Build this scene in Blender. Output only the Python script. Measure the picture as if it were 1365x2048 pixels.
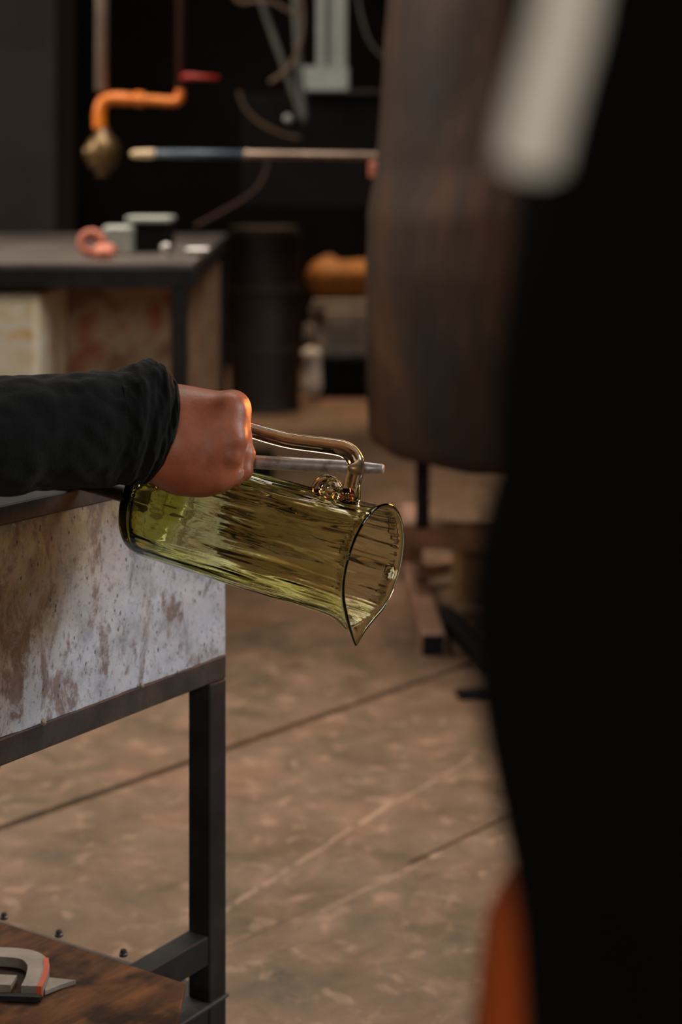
import bpy, bmesh, math, random
import numpy as np
from mathutils import Vector, Matrix, noise

for o in list(bpy.data.objects): bpy.data.objects.remove(o)
SC = bpy.context.scene
C = SC.collection
random.seed(7)

# ------------------------------------------------------------------ camera
F = 3500.0          # focal length in pixels of the 1365x2048 frame
CX, HY = 682.5, 365.0   # principal column, horizon row
CAMZ = 1.05
cam = bpy.data.cameras.new('camera'); co = bpy.data.objects.new('camera', cam); C.objects.link(co)
co.location = (0, 0, CAMZ); co.rotation_euler = (math.radians(90), 0, 0)
cam.sensor_fit = 'VERTICAL'; cam.sensor_height = 36.0; cam.sensor_width = 24.0
cam.lens = F / 2048 * 36.0
cam.shift_y = (HY - 1024) / 2048
cam.clip_start = 0.05
cam.dof.use_dof = True; cam.dof.focus_distance = 1.62; cam.dof.aperture_fstop = 4.2
SC.camera = co

# ------------------------------------------------------------------ world and lights
w = bpy.data.worlds.new('world'); SC.world = w; w.use_nodes = True
w.node_tree.nodes['Background'].inputs[0].default_value = (0.55, 0.62, 0.75, 1)
w.node_tree.nodes['Background'].inputs[1].default_value = 0.02
SC.view_settings.view_transform = 'Standard'; SC.view_settings.look = 'None'
SC.view_settings.gamma = 1.0; SC.view_settings.use_curve_mapping = False
SC.view_settings.exposure = 0.0
SC.cycles.max_bounces = 20; SC.cycles.transmission_bounces = 20; SC.cycles.transparent_max_bounces = 16

def area(name, loc, target, sx, sy, power, col, spread=180):
    l = bpy.data.lights.new(name, 'AREA'); l.shape = 'RECTANGLE'; l.size = sx; l.size_y = sy
    l.energy = power; l.color = col; l.spread = math.radians(spread)
    o = bpy.data.objects.new(name, l); C.objects.link(o); o.location = loc
    d = Vector(target) - Vector(loc); o.rotation_euler = d.to_track_quat('-Z', 'Y').to_euler()
    return o
area('daylight_right', (3.38, 1.6, 2.15), (-0.2, 2.2, 0.6), 1.7, 1.3, 132, (0.93, 0.97, 1.0))
area('fill_front', (-0.1, -2.9, 2.2), (0.2, 1.0, 0.9), 1.8, 1.2, 62, (1.0, 0.93, 0.84))  # added fill for the pale strip and orange cloth, no opening behind it
area('daylight_roof', (-0.3, 4.35, 3.85), (-0.15, 4.3, 0), 1.3, 4.2, 90, (1.0, 0.91, 0.8), 100)
area('fill_rear', (-0.2, 8.5, 3.85), (-0.1, 8.4, 0), 1.4, 1.4, 26, (1.0, 0.74, 0.5), 75)  # added warm fill for the slab pile and rear floor, no skylight there
area('daylight_left', (-3.38, 4.6, 2.3), (0.3, 4.0, 0.6), 1.6, 1.2, 120, (1.0, 0.9, 0.78))
area('furnace_glow', (0.78, 2.98, 0.98), (-0.12, 1.62, 0.88), 0.25, 0.25, 2.4, (1.0, 0.30, 0.06), 60)

# ------------------------------------------------------------------ helpers
def lin(r, g, b):
    f = lambda c: (c/255/12.92) if c/255 <= 0.04045 else ((c/255+0.055)/1.055)**2.4
    return (f(r), f(g), f(b), 1)

def P(px, py, d):
    return Vector(((px-CX)/F*d, d, CAMZ-(py-HY)/F*d))

class NT:
    def __init__(s, name):
        s.m = bpy.data.materials.new(name); s.m.use_nodes = True
        s.t = s.m.node_tree; s.N = s.t.nodes; s.L = s.t.links
        s.b = s.N['Principled BSDF']; s.out = s.N['Material Output']
        s.tc = s.N.new('ShaderNodeTexCoord')
    def map(s, scale=(1,1,1), rot=(0,0,0), loc=(0,0,0), src='Object'):
        m = s.N.new('ShaderNodeMapping'); s.L.new(s.tc.outputs[src], m.inputs[0])
        m.inputs['Scale'].default_value = scale; m.inputs['Rotation'].default_value = rot; m.inputs['Location'].default_value = loc
        return m.outputs[0]
    def noise(s, vec, scale, detail=5, rough=0.6, dist=0.0):
        n = s.N.new('ShaderNodeTexNoise'); s.L.new(vec, n.inputs['Vector'])
        n.inputs['Scale'].default_value = scale; n.inputs['Detail'].default_value = detail
        n.inputs['Roughness'].default_value = rough; n.inputs['Distortion'].default_value = dist
        return n.outputs['Fac']
    def vor(s, vec, scale, feature='F1', rnd=1.0):
        n = s.N.new('ShaderNodeTexVoronoi'); n.feature = feature; s.L.new(vec, n.inputs['Vector'])
        n.inputs['Scale'].default_value = scale; n.inputs['Randomness'].default_value = rnd
        return n
    def ramp(s, fac, stops, interp='LINEAR'):
        r = s.N.new('ShaderNodeValToRGB'); s.L.new(fac, r.inputs[0]); e = r.color_ramp.elements
        r.color_ramp.interpolation = interp
        while len(e) > 1: e.remove(e[-1])
        e[0].position = stops[0][0]; e[0].color = stops[0][1]
        for p, c in stops[1:]:
            k = e.new(p); k.color = c
        return r.outputs[0]
    def g(s, fac, a, b, inv=False):      # grey mask: 0 below a, 1 above b
        w0, w1 = ((0,0,0,1), (1,1,1,1)) if not inv else ((1,1,1,1), (0,0,0,1))
        return s.ramp(fac, [(a, w0), (b, w1)])
    def mix(s, fac, a, b, mode='MIX'):
        m = s.N.new('ShaderNodeMix'); m.data_type = 'RGBA'; m.blend_type = mode
        for sock, v in ((m.inputs[0], fac), (m.inputs[6], a), (m.inputs[7], b)):
            if hasattr(v, 'is_linked'): s.L.new(v, sock)
            else: sock.default_value = v
        return m.outputs[2]
    def math(s, op, a, b=None):
        m = s.N.new('ShaderNodeMath'); m.operation = op
        for i, v in enumerate((a, b)):
            if v is None: continue
            if hasattr(v, 'is_linked'): s.L.new(v, m.inputs[i])
            else: m.inputs[i].default_value = v
        return m.outputs[0]
    def sep(s, vec):
        n = s.N.new('ShaderNodeSeparateXYZ'); s.L.new(vec, n.inputs[0]); return n.outputs
    def bump(s, h, strength=0.3, dist=0.002):
        b = s.N.new('ShaderNodeBump'); s.L.new(h, b.inputs['Height'])
        b.inputs['Strength'].default_value = strength; b.inputs['Distance'].default_value = dist
        s.L.new(b.outputs[0], s.b.inputs['Normal'])
    def base(s, v):
        if hasattr(v, 'is_linked'): s.L.new(v, s.b.inputs['Base Color'])
        else: s.b.inputs['Base Color'].default_value = v
    def rough(s, v):
        if hasattr(v, 'is_linked'): s.L.new(v, s.b.inputs['Roughness'])
        else: s.b.inputs['Roughness'].default_value = v
    def set(s, **k):
        for a, v in k.items(): s.b.inputs[a.replace('_', ' ')].default_value = v
        return s

def mottle(name, stops, scale=8, rough=0.6, metal=0.0, bump=0.2, stretch=(1,1,1), detail=7, dist=0.002):
    n = NT(name); v = n.map(scale=stretch); f = n.noise(v, scale, detail, 0.62, 0.3)
    n.base(n.ramp(f, stops)); n.rough(rough); n.set(Metallic=metal)
    if bump: n.bump(n.noise(v, scale*6, 4), bump, dist)
    return n.m

M = {}
M['black_steel'] = mottle('black_steel', [(0.3, lin(20,19,19)), (0.55, lin(34,33,33)), (0.72, lin(54,47,43))], 14, 0.6, 0.1, 0.25)
M['rail_steel'] = mottle('rail_steel', [(0.3, lin(34,32,32)), (0.52, lin(58,54,52)), (0.64, lin(74,64,58)), (0.72, lin(108,52,42)), (0.8, lin(62,58,56))], 20, 0.5, 0.2, 0.35)
M['worn_rail'] = mottle('worn_rail', [(0.3, lin(70,58,54)), (0.6, lin(120,98,90)), (0.8, lin(150,126,116))], 16, 0.42, 0.5, 0.2)
M['dark_machine'] = mottle('dark_machine', [(0.3, lin(11,9,9)), (0.7, lin(20,17,16))], 3, 0.85, 0.0, 0.1)
M['pillar_paint'] = mottle('pillar_paint', [(0.3, lin(40,33,29)), (0.7, lin(54,46,41))], 3, 0.75, 0.0, 0.1)
M['drum_rust'] = mottle('drum_rust', [(0.28, lin(28,20,15)), (0.5, lin(58,41,30)), (0.62, lin(84,55,37)), (0.78, lin(52,40,31))], 3.2, 0.62, 0.15, 0.4, (1,1,0.45), 8, 0.006)
M['table_steel'] = mottle('table_steel', [(0.3, lin(70,62,58)), (0.6, lin(110,100,94)), (0.8, lin(136,122,112))], 3, 0.42, 0.5, 0.1)
M['bin_rust'] = mottle('bin_rust', [(0.26, lin(86,54,40)), (0.42, lin(150,116,90)), (0.52, lin(182,160,134)), (0.62, lin(158,88,56)), (0.8, lin(190,166,138))], 8, 0.7, 0.0, 0.3)
M['cream_rust'] = mottle('cream_rust', [(0.3, lin(150,92,50)), (0.42, lin(240,218,170)), (0.58, lin(248,238,214)), (0.68, lin(232,184,96)), (0.8, lin(240,230,204))], 10, 0.6, 0.0, 0.2)
M['rust_post'] = mottle('rust_post', [(0.3, lin(70,34,20)), (0.7, lin(116,60,36))], 6, 0.7)
M['barrel'] = mottle('barrel', [(0.3, lin(30,23,19)), (0.6, lin(54,43,35)), (0.8, lin(80,64,51))], 4, 0.6, 0.2, 0.2)
M['yellow_sack'] = mottle('yellow_sack', [(0.3, lin(112,66,17)), (0.7, lin(176,112,30))], 6, 0.7)
M['grey_slab'] = mottle('grey_slab', [(0.3, lin(120,108,96)), (0.7, lin(168,154,138))], 5, 0.8)
M['white_cloth'] = mottle('white_cloth', [(0.3, lin(180,170,160)), (0.7, lin(224,214,204))], 9, 0.9)
M['pale_metal'] = mottle('pale_metal', [(0.3, lin(140,142,134)), (0.7, lin(170,170,160))], 5, 0.5)
M['gas_orange'] = mottle('gas_orange', [(0.3, lin(204,100,16)), (0.7, lin(226,126,28))], 8, 0.42)
M['pipe_grey'] = mottle('pipe_grey', [(0.3, lin(140,122,108)), (0.7, lin(178,160,146))], 8, 0.45, 0.3)
M['pipe_brown'] = mottle('pipe_brown', [(0.3, lin(46,20,13)), (0.7, lin(66,30,18))], 8, 0.5)
M['red_paint'] = mottle('red_paint', [(0.3, lin(138,22,13)), (0.7, lin(164,32,18))], 8, 0.45)
M['valve_brass'] = mottle('valve_brass', [(0.3, lin(66,56,38)), (0.7, lin(120,92,54))], 9, 0.35, 0.6)
M['cable_brown'] = mottle('cable_brown', [(0.3, lin(76,56,38)), (0.7, lin(104,80,56))], 9, 0.5)
M['cable_grey'] = mottle('cable_grey', [(0.3, lin(62,62,56)), (0.7, lin(88,86,78))], 9, 0.5)
M['steel_bright'] = mottle('steel_bright', [(0.3, lin(150,146,142)), (0.7, lin(196,190,184))], 20, 0.3, 0.85, 0.05)
M['pipe_steel'] = mottle('pipe_steel', [(0.3, lin(118,98,84)), (0.7, lin(160,138,120))], 14, 0.38, 0.5, 0.05)
M['blue_paint'] = mottle('blue_paint', [(0.3, lin(48,62,78)), (0.7, lin(74,90,106))], 12, 0.4)
M['pale_wood'] = mottle('pale_wood', [(0.3, lin(196,168,128)), (0.7, lin(222,198,160))], 12, 0.5)
M['pink_clay'] = mottle('pink_clay', [(0.3, lin(160,84,60)), (0.7, lin(196,112,84))], 9, 0.6)
M['stand_brown'] = mottle('stand_brown', [(0.3, lin(120,82,64)), (0.6, lin(172,130,106)), (0.8, lin(190,150,126))], 9, 0.55, 0.1)
M['tan_paint'] = mottle('tan_paint', [(0.3, lin(140,104,66)), (0.7, lin(176,138,92))], 8, 0.6)
M['painted_hole'] = NT('painted_hole').set(Base_Color=lin(8,7,7), Roughness=0.9).m
M['black_cloth'] = mottle('black_cloth', [(0.3, lin(9,7,7)), (0.7, lin(14,11,10))], 30, 1.0, 0, 0.3); M['black_cloth'].node_tree.nodes['Principled BSDF'].inputs['Specular IOR Level'].default_value = 0.12
M['tie_cloth'] = mottle('tie_cloth', [(0.3, lin(232,224,210)), (0.7, lin(244,236,224))], 30, 0.9, 0, 0.2)
M['orange_cloth'] = mottle('orange_cloth', [(0.3, lin(210,88,26)), (0.7, lin(226,104,38))], 20, 0.9, 0, 0.2)
M['jeans'] = mottle('jeans', [(0.3, lin(66,84,124)), (0.7, lin(96,116,156))], 60, 0.9, 0, 0.3)
M['hair'] = mottle('hair', [(0.3, lin(16,12,10)), (0.7, lin(34,26,20))], 60, 0.6, 0, 0.5, (1,1,0.2))
M['eye'] = NT('eye').set(Base_Color=lin(225,220,214), Roughness=0.2).m
M['shoe'] = mottle('shoe', [(0.3, lin(30,26,24)), (0.7, lin(50,42,38))], 20, 0.6)
M['wall_dark'] = mottle('wall_dark', [(0.3, lin(16,13,12)), (0.7, lin(26,21,19))], 1.5, 0.85)
M['ceiling_dark'] = mottle('ceiling_dark', [(0.3, lin(26,23,21)), (0.7, lin(36,32,29))], 1.5, 0.85)
M['bolt_steel'] = mottle('bolt_steel', [(0.3, lin(60,58,58)), (0.7, lin(120,118,116))], 60, 0.3, 0.8)
M['tool_steel'] = mottle('tool_steel', [(0.3, lin(128,118,106)), (0.7, lin(164,154,142))], 26, 0.45, 0.35)
M['tool_orange'] = mottle('tool_orange', [(0.3, lin(180,72,38)), (0.7, lin(206,92,54))], 26, 0.5)
for k_, sp_ in (('dark_machine', 0.1), ('wall_dark', 0.1), ('ceiling_dark', 0.1), ('pillar_paint', 0.15), ('drum_rust', 0.2), ('black_steel', 0.3)):
    M[k_].node_tree.nodes['Principled BSDF'].inputs['Specular IOR Level'].default_value = sp_
M['nail'] = NT('nail').set(Base_Color=lin(196,140,118), Roughness=0.3).m

# sleeve knit
n = NT('sleeve_knit'); v = n.map()
n.base(n.ramp(n.noise(v, 70, 4), [(0.3, lin(9,11,10)), (0.7, lin(17,19,18))])); n.rough(0.95)
n.b.inputs['Specular IOR Level'].default_value = 0.15; n.b.inputs['Sheen Weight'].default_value = 0.03; n.b.inputs['Sheen Roughness'].default_value = 0.6
n.bump(n.noise(v, 420, 3), 0.5, 0.0015); M['sleeve_knit'] = n.m
# skin
n = NT('skin'); v = n.map()
f = n.noise(v, 26, 5); n.base(n.ramp(f, [(0.32, lin(132,70,46)), (0.55, lin(164,92,62)), (0.75, lin(180,106,76))]))
n.rough(0.46); n.b.inputs['Subsurface Weight'].default_value = 0.08; n.b.inputs['Subsurface Radius'].default_value = (0.01, 0.004, 0.002)
n.bump(n.noise(v, 330, 4, 0.7), 0.28, 0.0012); M['skin'] = n.m
# rod
n = NT('rod_steel'); v = n.map(scale=(1,1,1))
n.base(n.ramp(n.noise(v, 90, 6), [(0.3, lin(120,108,100)), (0.5, lin(176,170,164)), (0.75, lin(196,190,184))]))
n.rough(0.42); n.set(Metallic=0.5); n.bump(n.noise(v, 200, 4), 0.15, 0.0006); M['rod_steel'] = n.m
n = NT('pontil_iron'); v = n.map()
n.base(n.ramp(n.noise(v, 60, 6), [(0.3, lin(34,31,31)), (0.7, lin(66,62,60))])); n.rough(0.5); n.set(Metallic=0.5)
n.bump(n.noise(v, 220, 4), 0.2, 0.0006); M['pontil_iron'] = n.m
# wood shelf
n = NT('shelf_wood'); v = n.map(scale=(1.2, 7, 7)); v2 = n.map()
g1 = n.ramp(n.noise(v, 3.5, 8, 0.65, 0.6), [(0.3, lin(48,32,21)), (0.5, lin(92,60,36)), (0.66, lin(124,82,48)), (0.8, lin(84,56,38))])
st = n.g(n.noise(v2, 8, 4), 0.48, 0.58)
n.base(n.mix(n.math('MULTIPLY', st, 0.85), g1, lin(26,18,14))); n.rough(0.75); n.b.inputs['Specular IOR Level'].default_value = 0.2; n.bump(n.noise(v, 14, 6), 0.35, 0.002); M['shelf_wood'] = n.m
# bench panel: limewashed, stained, pitted (local x along, z up)
n = NT('bench_panel'); v = n.map(); vs = n.map(scale=(1.0, 1.0, 0.42), rot=(0, 0.28, 0)); vs2 = n.map(scale=(1.0,1.0,0.5), rot=(0,0.35,0))
white = n.ramp(n.noise(v, 26, 6), [(0.3, lin(136,142,152)), (0.48, lin(172,178,188)), (0.7, lin(190,197,208))])
xyz = n.sep(v)
# warmer, darker towards one upper end: old grime and painted arm shadow
grime_shade = n.math('ADD', n.math('MULTIPLY', n.math('SUBTRACT', xyz[0], 0.5), -1.3), n.math('MULTIPLY', xyz[2], 3.4))
grime_shade = n.math('ADD', grime_shade, n.noise(v, 9, 6))
gm = n.g(grime_shade, 0.38, 0.85)
c = n.mix(gm, white, n.ramp(n.noise(v, 18, 5), [(0.3, lin(112,102,78)), (0.6, lin(146,134,108)), (0.8, lin(170,160,138))]))
st1 = n.g(n.math('ADD', n.noise(vs, 30, 6, 0.62, 0.4), n.math('MULTIPLY', gm, 0.06)), 0.535, 0.60)
st1 = n.math('MULTIPLY', st1, n.g(n.noise(v, 75, 5, 0.7), 0.30, 0.48))
c = n.mix(n.math('MULTIPLY', st1, 0.85), c, n.ramp(n.noise(v, 60, 4), [(0.3, lin(84,66,58)), (0.7, lin(124,102,90))]))
st2 = n.g(n.math('ADD', n.noise(vs, 13, 8, 0.72, 0.6), n.math('MULTIPLY', gm, 0.05)), 0.56, 0.66)
st2 = n.math('MULTIPLY', st2, n.g(n.noise(v, 95, 5, 0.7), 0.34, 0.52))
c = n.mix(n.math('MULTIPLY', st2, 0.85), c, lin(92,72,62))
vo = n.vor(vs2, 135).outputs['Distance']
sp = n.g(n.math('ADD', vo, n.math('MULTIPLY', n.math('SUBTRACT', n.noise(v, 90, 3), 0.5), 0.35)), 0.10, 0.17, inv=True)
sp = n.math('MULTIPLY', sp, n.g(n.noise(v, 22, 3), 0.46, 0.54))
c = n.mix(n.math('MULTIPLY', sp, 0.9), c, lin(40,46,52))
fine = n.g(n.noise(n.map(scale=(1,1,0.6)), 190, 4, 0.75), 0.34, 0.46, inv=True)
c = n.mix(n.math('MULTIPLY', fine, 0.65), c, lin(92,82,76))
n.base(c); n.rough(0.75)
h = n.math('SUBTRACT', n.noise(v, 120, 6, 0.7), n.math('MULTIPLY', sp, 0.8)); n.bump(h, 0.4, 0.002); M['bench_panel'] = n.m
# floor concrete (local = world)
n = NT('floor_concrete'); v = n.map(); vd = n.map(rot=(0,0,0.5), scale=(1,1,1))
c = n.ramp(n.noise(v, 8.5, 10, 0.72, 0.5), [(0.3, lin(70,54,38)), (0.44, lin(94,75,53)), (0.55, lin(112,87,65)), (0.7, lin(142,106,83))])
c = n.mix(n.g(n.noise(v, 1.6, 4), 0.42, 0.62), c, lin(150,116,92), 'MULTIPLY') if False else c
c = n.mix(n.math('MULTIPLY', n.g(n.noise(v, 2.2, 5), 0.45, 0.65), 0.45), c, lin(134,96,74))
pal = n.g(n.noise(v, 22, 6, 0.6, 0.5), 0.56, 0.66)
c = n.mix(n.math('MULTIPLY', pal, 0.5), c, lin(168,132,107))
dk = n.g(n.noise(v, 34, 6, 0.7), 0.6, 0.7)
c = n.mix(n.math('MULTIPLY', dk, 0.45), c, lin(74,58,44))
def scratch(c, p, q, wd, col, amt):
    d = Vector((q[0]-p[0], q[1]-p[1])); L = d.length; d /= L
    x, y = n.sep(v)[0], n.sep(v)[1]
    ax = n.math('SUBTRACT', x, p[0]); ay = n.math('SUBTRACT', y, p[1])
    al = n.math('ADD', n.math('MULTIPLY', ax, d.x), n.math('MULTIPLY', ay, d.y))
    pe = n.math('ABSOLUTE', n.math('ADD', n.math('SUBTRACT', n.math('MULTIPLY', ax, -d.y), n.math('MULTIPLY', ay, -d.x)), n.math('MULTIPLY', n.math('SUBTRACT', n.noise(v, 9, 3), 0.5), 0.02)))
    m1 = n.math('LESS_THAN', pe, wd)
    m2 = n.math('MULTIPLY', n.math('GREATER_THAN', al, 0), n.math('LESS_THAN', al, L))
    m = n.math('MULTIPLY', n.math('MULTIPLY', m1, m2), n.g(n.noise(v, 30, 4), 0.38, 0.5))
    return n.mix(n.math('MULTIPLY', m, amt), c, col)
c = scratch(c, (-0.17, 2.52), (0.09, 2.97), 0.004, lin(186,150,124), 0.42)
c = scratch(c, (0.03, 2.86), (0.24, 3.2), 0.003, lin(186,150,124), 0.4)
c = scratch(c, (-0.03, 2.52), (0.16, 2.74), 0.003, lin(186,150,124), 0.35)
n.base(c); n.rough(n.ramp(n.noise(v, 7, 4), [(0.3, (0.42,)*3+(1,)), (0.7, (0.62,)*3+(1,))]))
n.bump(n.noise(v, 40, 7, 0.7), 0.25, 0.004); M['floor_concrete'] = n.m
M['joint_fill'] = NT('joint_fill').set(Base_Color=lin(10,9,8), Roughness=1.0).m

def glass(name, absorb, density, ior=1.5, bump=0.0):
    m = bpy.data.materials.new(name); m.use_nodes = True; t = m.node_tree; t.nodes.clear()
    o = t.nodes.new('ShaderNodeOutputMaterial'); g = t.nodes.new('ShaderNodeBsdfGlass')
    g.inputs['Roughness'].default_value = 0.0; g.inputs['IOR'].default_value = ior; g.inputs['Color'].default_value = (1,1,1,1)
    a = t.nodes.new('ShaderNodeVolumeAbsorption'); a.inputs['Color'].default_value = absorb; a.inputs['Density'].default_value = density
    t.links.new(g.outputs[0], o.inputs['Surface']); t.links.new(a.outputs[0], o.inputs['Volume'])
    return m
M['glass_green'] = glass('glass_green', (0.69, 0.70, 0.0, 1), 205)
M['glass_amber'] = glass('glass_amber', (0.80, 0.55, 0.12, 1), 62)

# ---- mesh helpers
WLOC = {}
def link(o): C.objects.link(o); return o
def tag(o, label, cat, group=None, kind=None):
    o['label'] = label; o['category'] = cat
    if group: o['group'] = group
    if kind: o['kind'] = kind
    return o
def thing(name, label, cat, loc=(0,0,0), rotz=0, group=None):
    o = bpy.data.objects.new(name, None); link(o); o.location = loc; o.rotation_euler = (0,0,rotz); o.empty_display_size = 0.1
    WLOC[o] = Vector(loc)
    return tag(o, label, cat, group)
def obj(name, bm, mat, parent=None, smooth=False, local=False, center=True):
    """bm in world coordinates (or in the parent's own space if local)"""
    if isinstance(bm, bmesh.types.BMesh):
        me = bpy.data.meshes.new(name); bm.to_mesh(me); bm.free()
    else: me = bm
    co_ = np.empty(len(me.vertices)*3, 'f'); me.vertices.foreach_get('co', co_); co_ = co_.reshape(-1,3)
    c = Vector(((co_.min(0)+co_.max(0))/2).tolist()) if center else Vector((0,0,0))
    co_ -= np.array(c, 'f'); me.vertices.foreach_set('co', co_.ravel()); me.update()
    o = bpy.data.objects.new(name, me); link(o)
    if mat: me.materials.append(M[mat])
    if smooth: me.shade_smooth()
    if parent is not None:
        o.parent = parent
        o.location = (c - (parent.location if parent.parent is not None else Vector((0,0,0)))) if local else c - WLOC[parent]
        WLOC[o] = (WLOC[parent] + c) if local else c
        if local and parent.parent is not None: pass
    else:
        o.location = c; WLOC[o] = c
    return o
def struct(name, bm, mat, parent=None, **k):
    o = obj(name, bm, mat, parent, **k); o['kind'] = 'structure'; return o

def box(bm, lo, hi, bev=0.0, mat=None, seg=1):
    r = bmesh.ops.create_cube(bm, size=1)
    vs = r['verts']; lo = Vector(lo); hi = Vector(hi)
    for v in vs:
        v.co = Vector(((v.co.x+.5)*(hi.x-lo.x)+lo.x, (v.co.y+.5)*(hi.y-lo.y)+lo.y, (v.co.z+.5)*(hi.z-lo.z)+lo.z))
    if bev:
        es = list({e for v in vs for e in v.link_edges})
        rr = bmesh.ops.bevel(bm, geom=es, offset=bev, segments=seg, affect='EDGES', profile=0.5)
        vs = list({v for f in rr['faces'] for v in f.verts} | {v for v in vs if v.is_valid})
    if mat is not None: bmesh.ops.transform(bm, matrix=mat, verts=vs)
    return vs
def B(lo, hi, bev=0.0, mat=None, seg=1):
    bm = bmesh.new(); box(bm, lo, hi, bev, mat, seg); return bm
def frame_of(d):
    d = d.normalized(); a = Vector((0,0,1)) if abs(d.z) < 0.9 else Vector((1,0,0))
    x = d.cross(a).normalized(); return x, x.cross(d).normalized()
def catmull(pts, k=8):
    out = []; n_ = len(pts)
    for i in range(n_-1):
        p0, p1, p2, p3 = pts[max(i-1,0)], pts[i], pts[i+1], pts[min(i+2,n_-1)]
        for j in range(k):
            t = j/k
            out.append(0.5*((2*p1)+(p2-p0)*t+(2*p0-5*p1+4*p2-p3)*t*t+(3*p1-p0-3*p2+p3)*t**3))
    out.append(pts[-1].copy()); return out
def tube(bm, pts, r, seg=16, cap=True):
    """parallel-transport tube; r scalar or list"""
    pts = [Vector(p) for p in pts]; rs = r if isinstance(r, (list, tuple)) else [r]*len(pts)
    rings = []; x = None
    for i, p in enumerate(pts):
        d = (pts[min(i+1, len(pts)-1)] - pts[max(i-1, 0)]).normalized()
        if x is None: x, y = frame_of(d)
        else:
            x = (x - d*x.dot(d)).normalized()
        y = d.cross(x)
        rings.append([bm.verts.new(p + (x*math.cos(2*math.pi*k/seg) + y*math.sin(2*math.pi*k/seg))*rs[i]) for k in range(seg)])
    for a, b in zip(rings, rings[1:]):
        for k in range(seg): bm.faces.new((a[k], a[(k+1)%seg], b[(k+1)%seg], b[k]))
    if cap: bm.faces.new(rings[0][::-1]); bm.faces.new(rings[-1])
    bmesh.ops.recalc_face_normals(bm, faces=bm.faces[:])
    return bm
def T(pts, r, seg=16): return tube(bmesh.new(), pts, r, seg)
def bar(bm, p, q, w_, h_, up=(0,0,1), bev=0.0):
    """square bar from p to q"""
    p, q = Vector(p), Vector(q); d = (q-p); L = d.length; d /= L; up = Vector(up)
    x = d.cross(up).normalized(); z = x.cross(d).normalized()
    m = Matrix((( d.x, x.x, z.x, p.x), (d.y, x.y, z.y, p.y), (d.z, x.z, z.z, p.z), (0,0,0,1)))
    box(bm, (0, -w_/2, -h_/2), (L, w_/2, h_/2), bev, m); return bm
def lathe(bm, prof, c, seg=32, axis='Z', wob=None):
    rings = []
    for r, z in prof:
        ring = []
        for k in range(seg):
            a = 2*math.pi*k/seg; rr = r*(1+(wob(a, z) if wob else 0))
            ring.append(bm.verts.new(Vector(c)+Vector((rr*math.cos(a), rr*math.sin(a), z))))
        rings.append(ring)
    for a, b in zip(rings, rings[1:]):
        for k in range(seg): bm.faces.new((a[k], a[(k+1)%seg], b[(k+1)%seg], b[k]))
    bm.faces.new(rings[0][::-1]); bm.faces.new(rings[-1]); return bm

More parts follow.
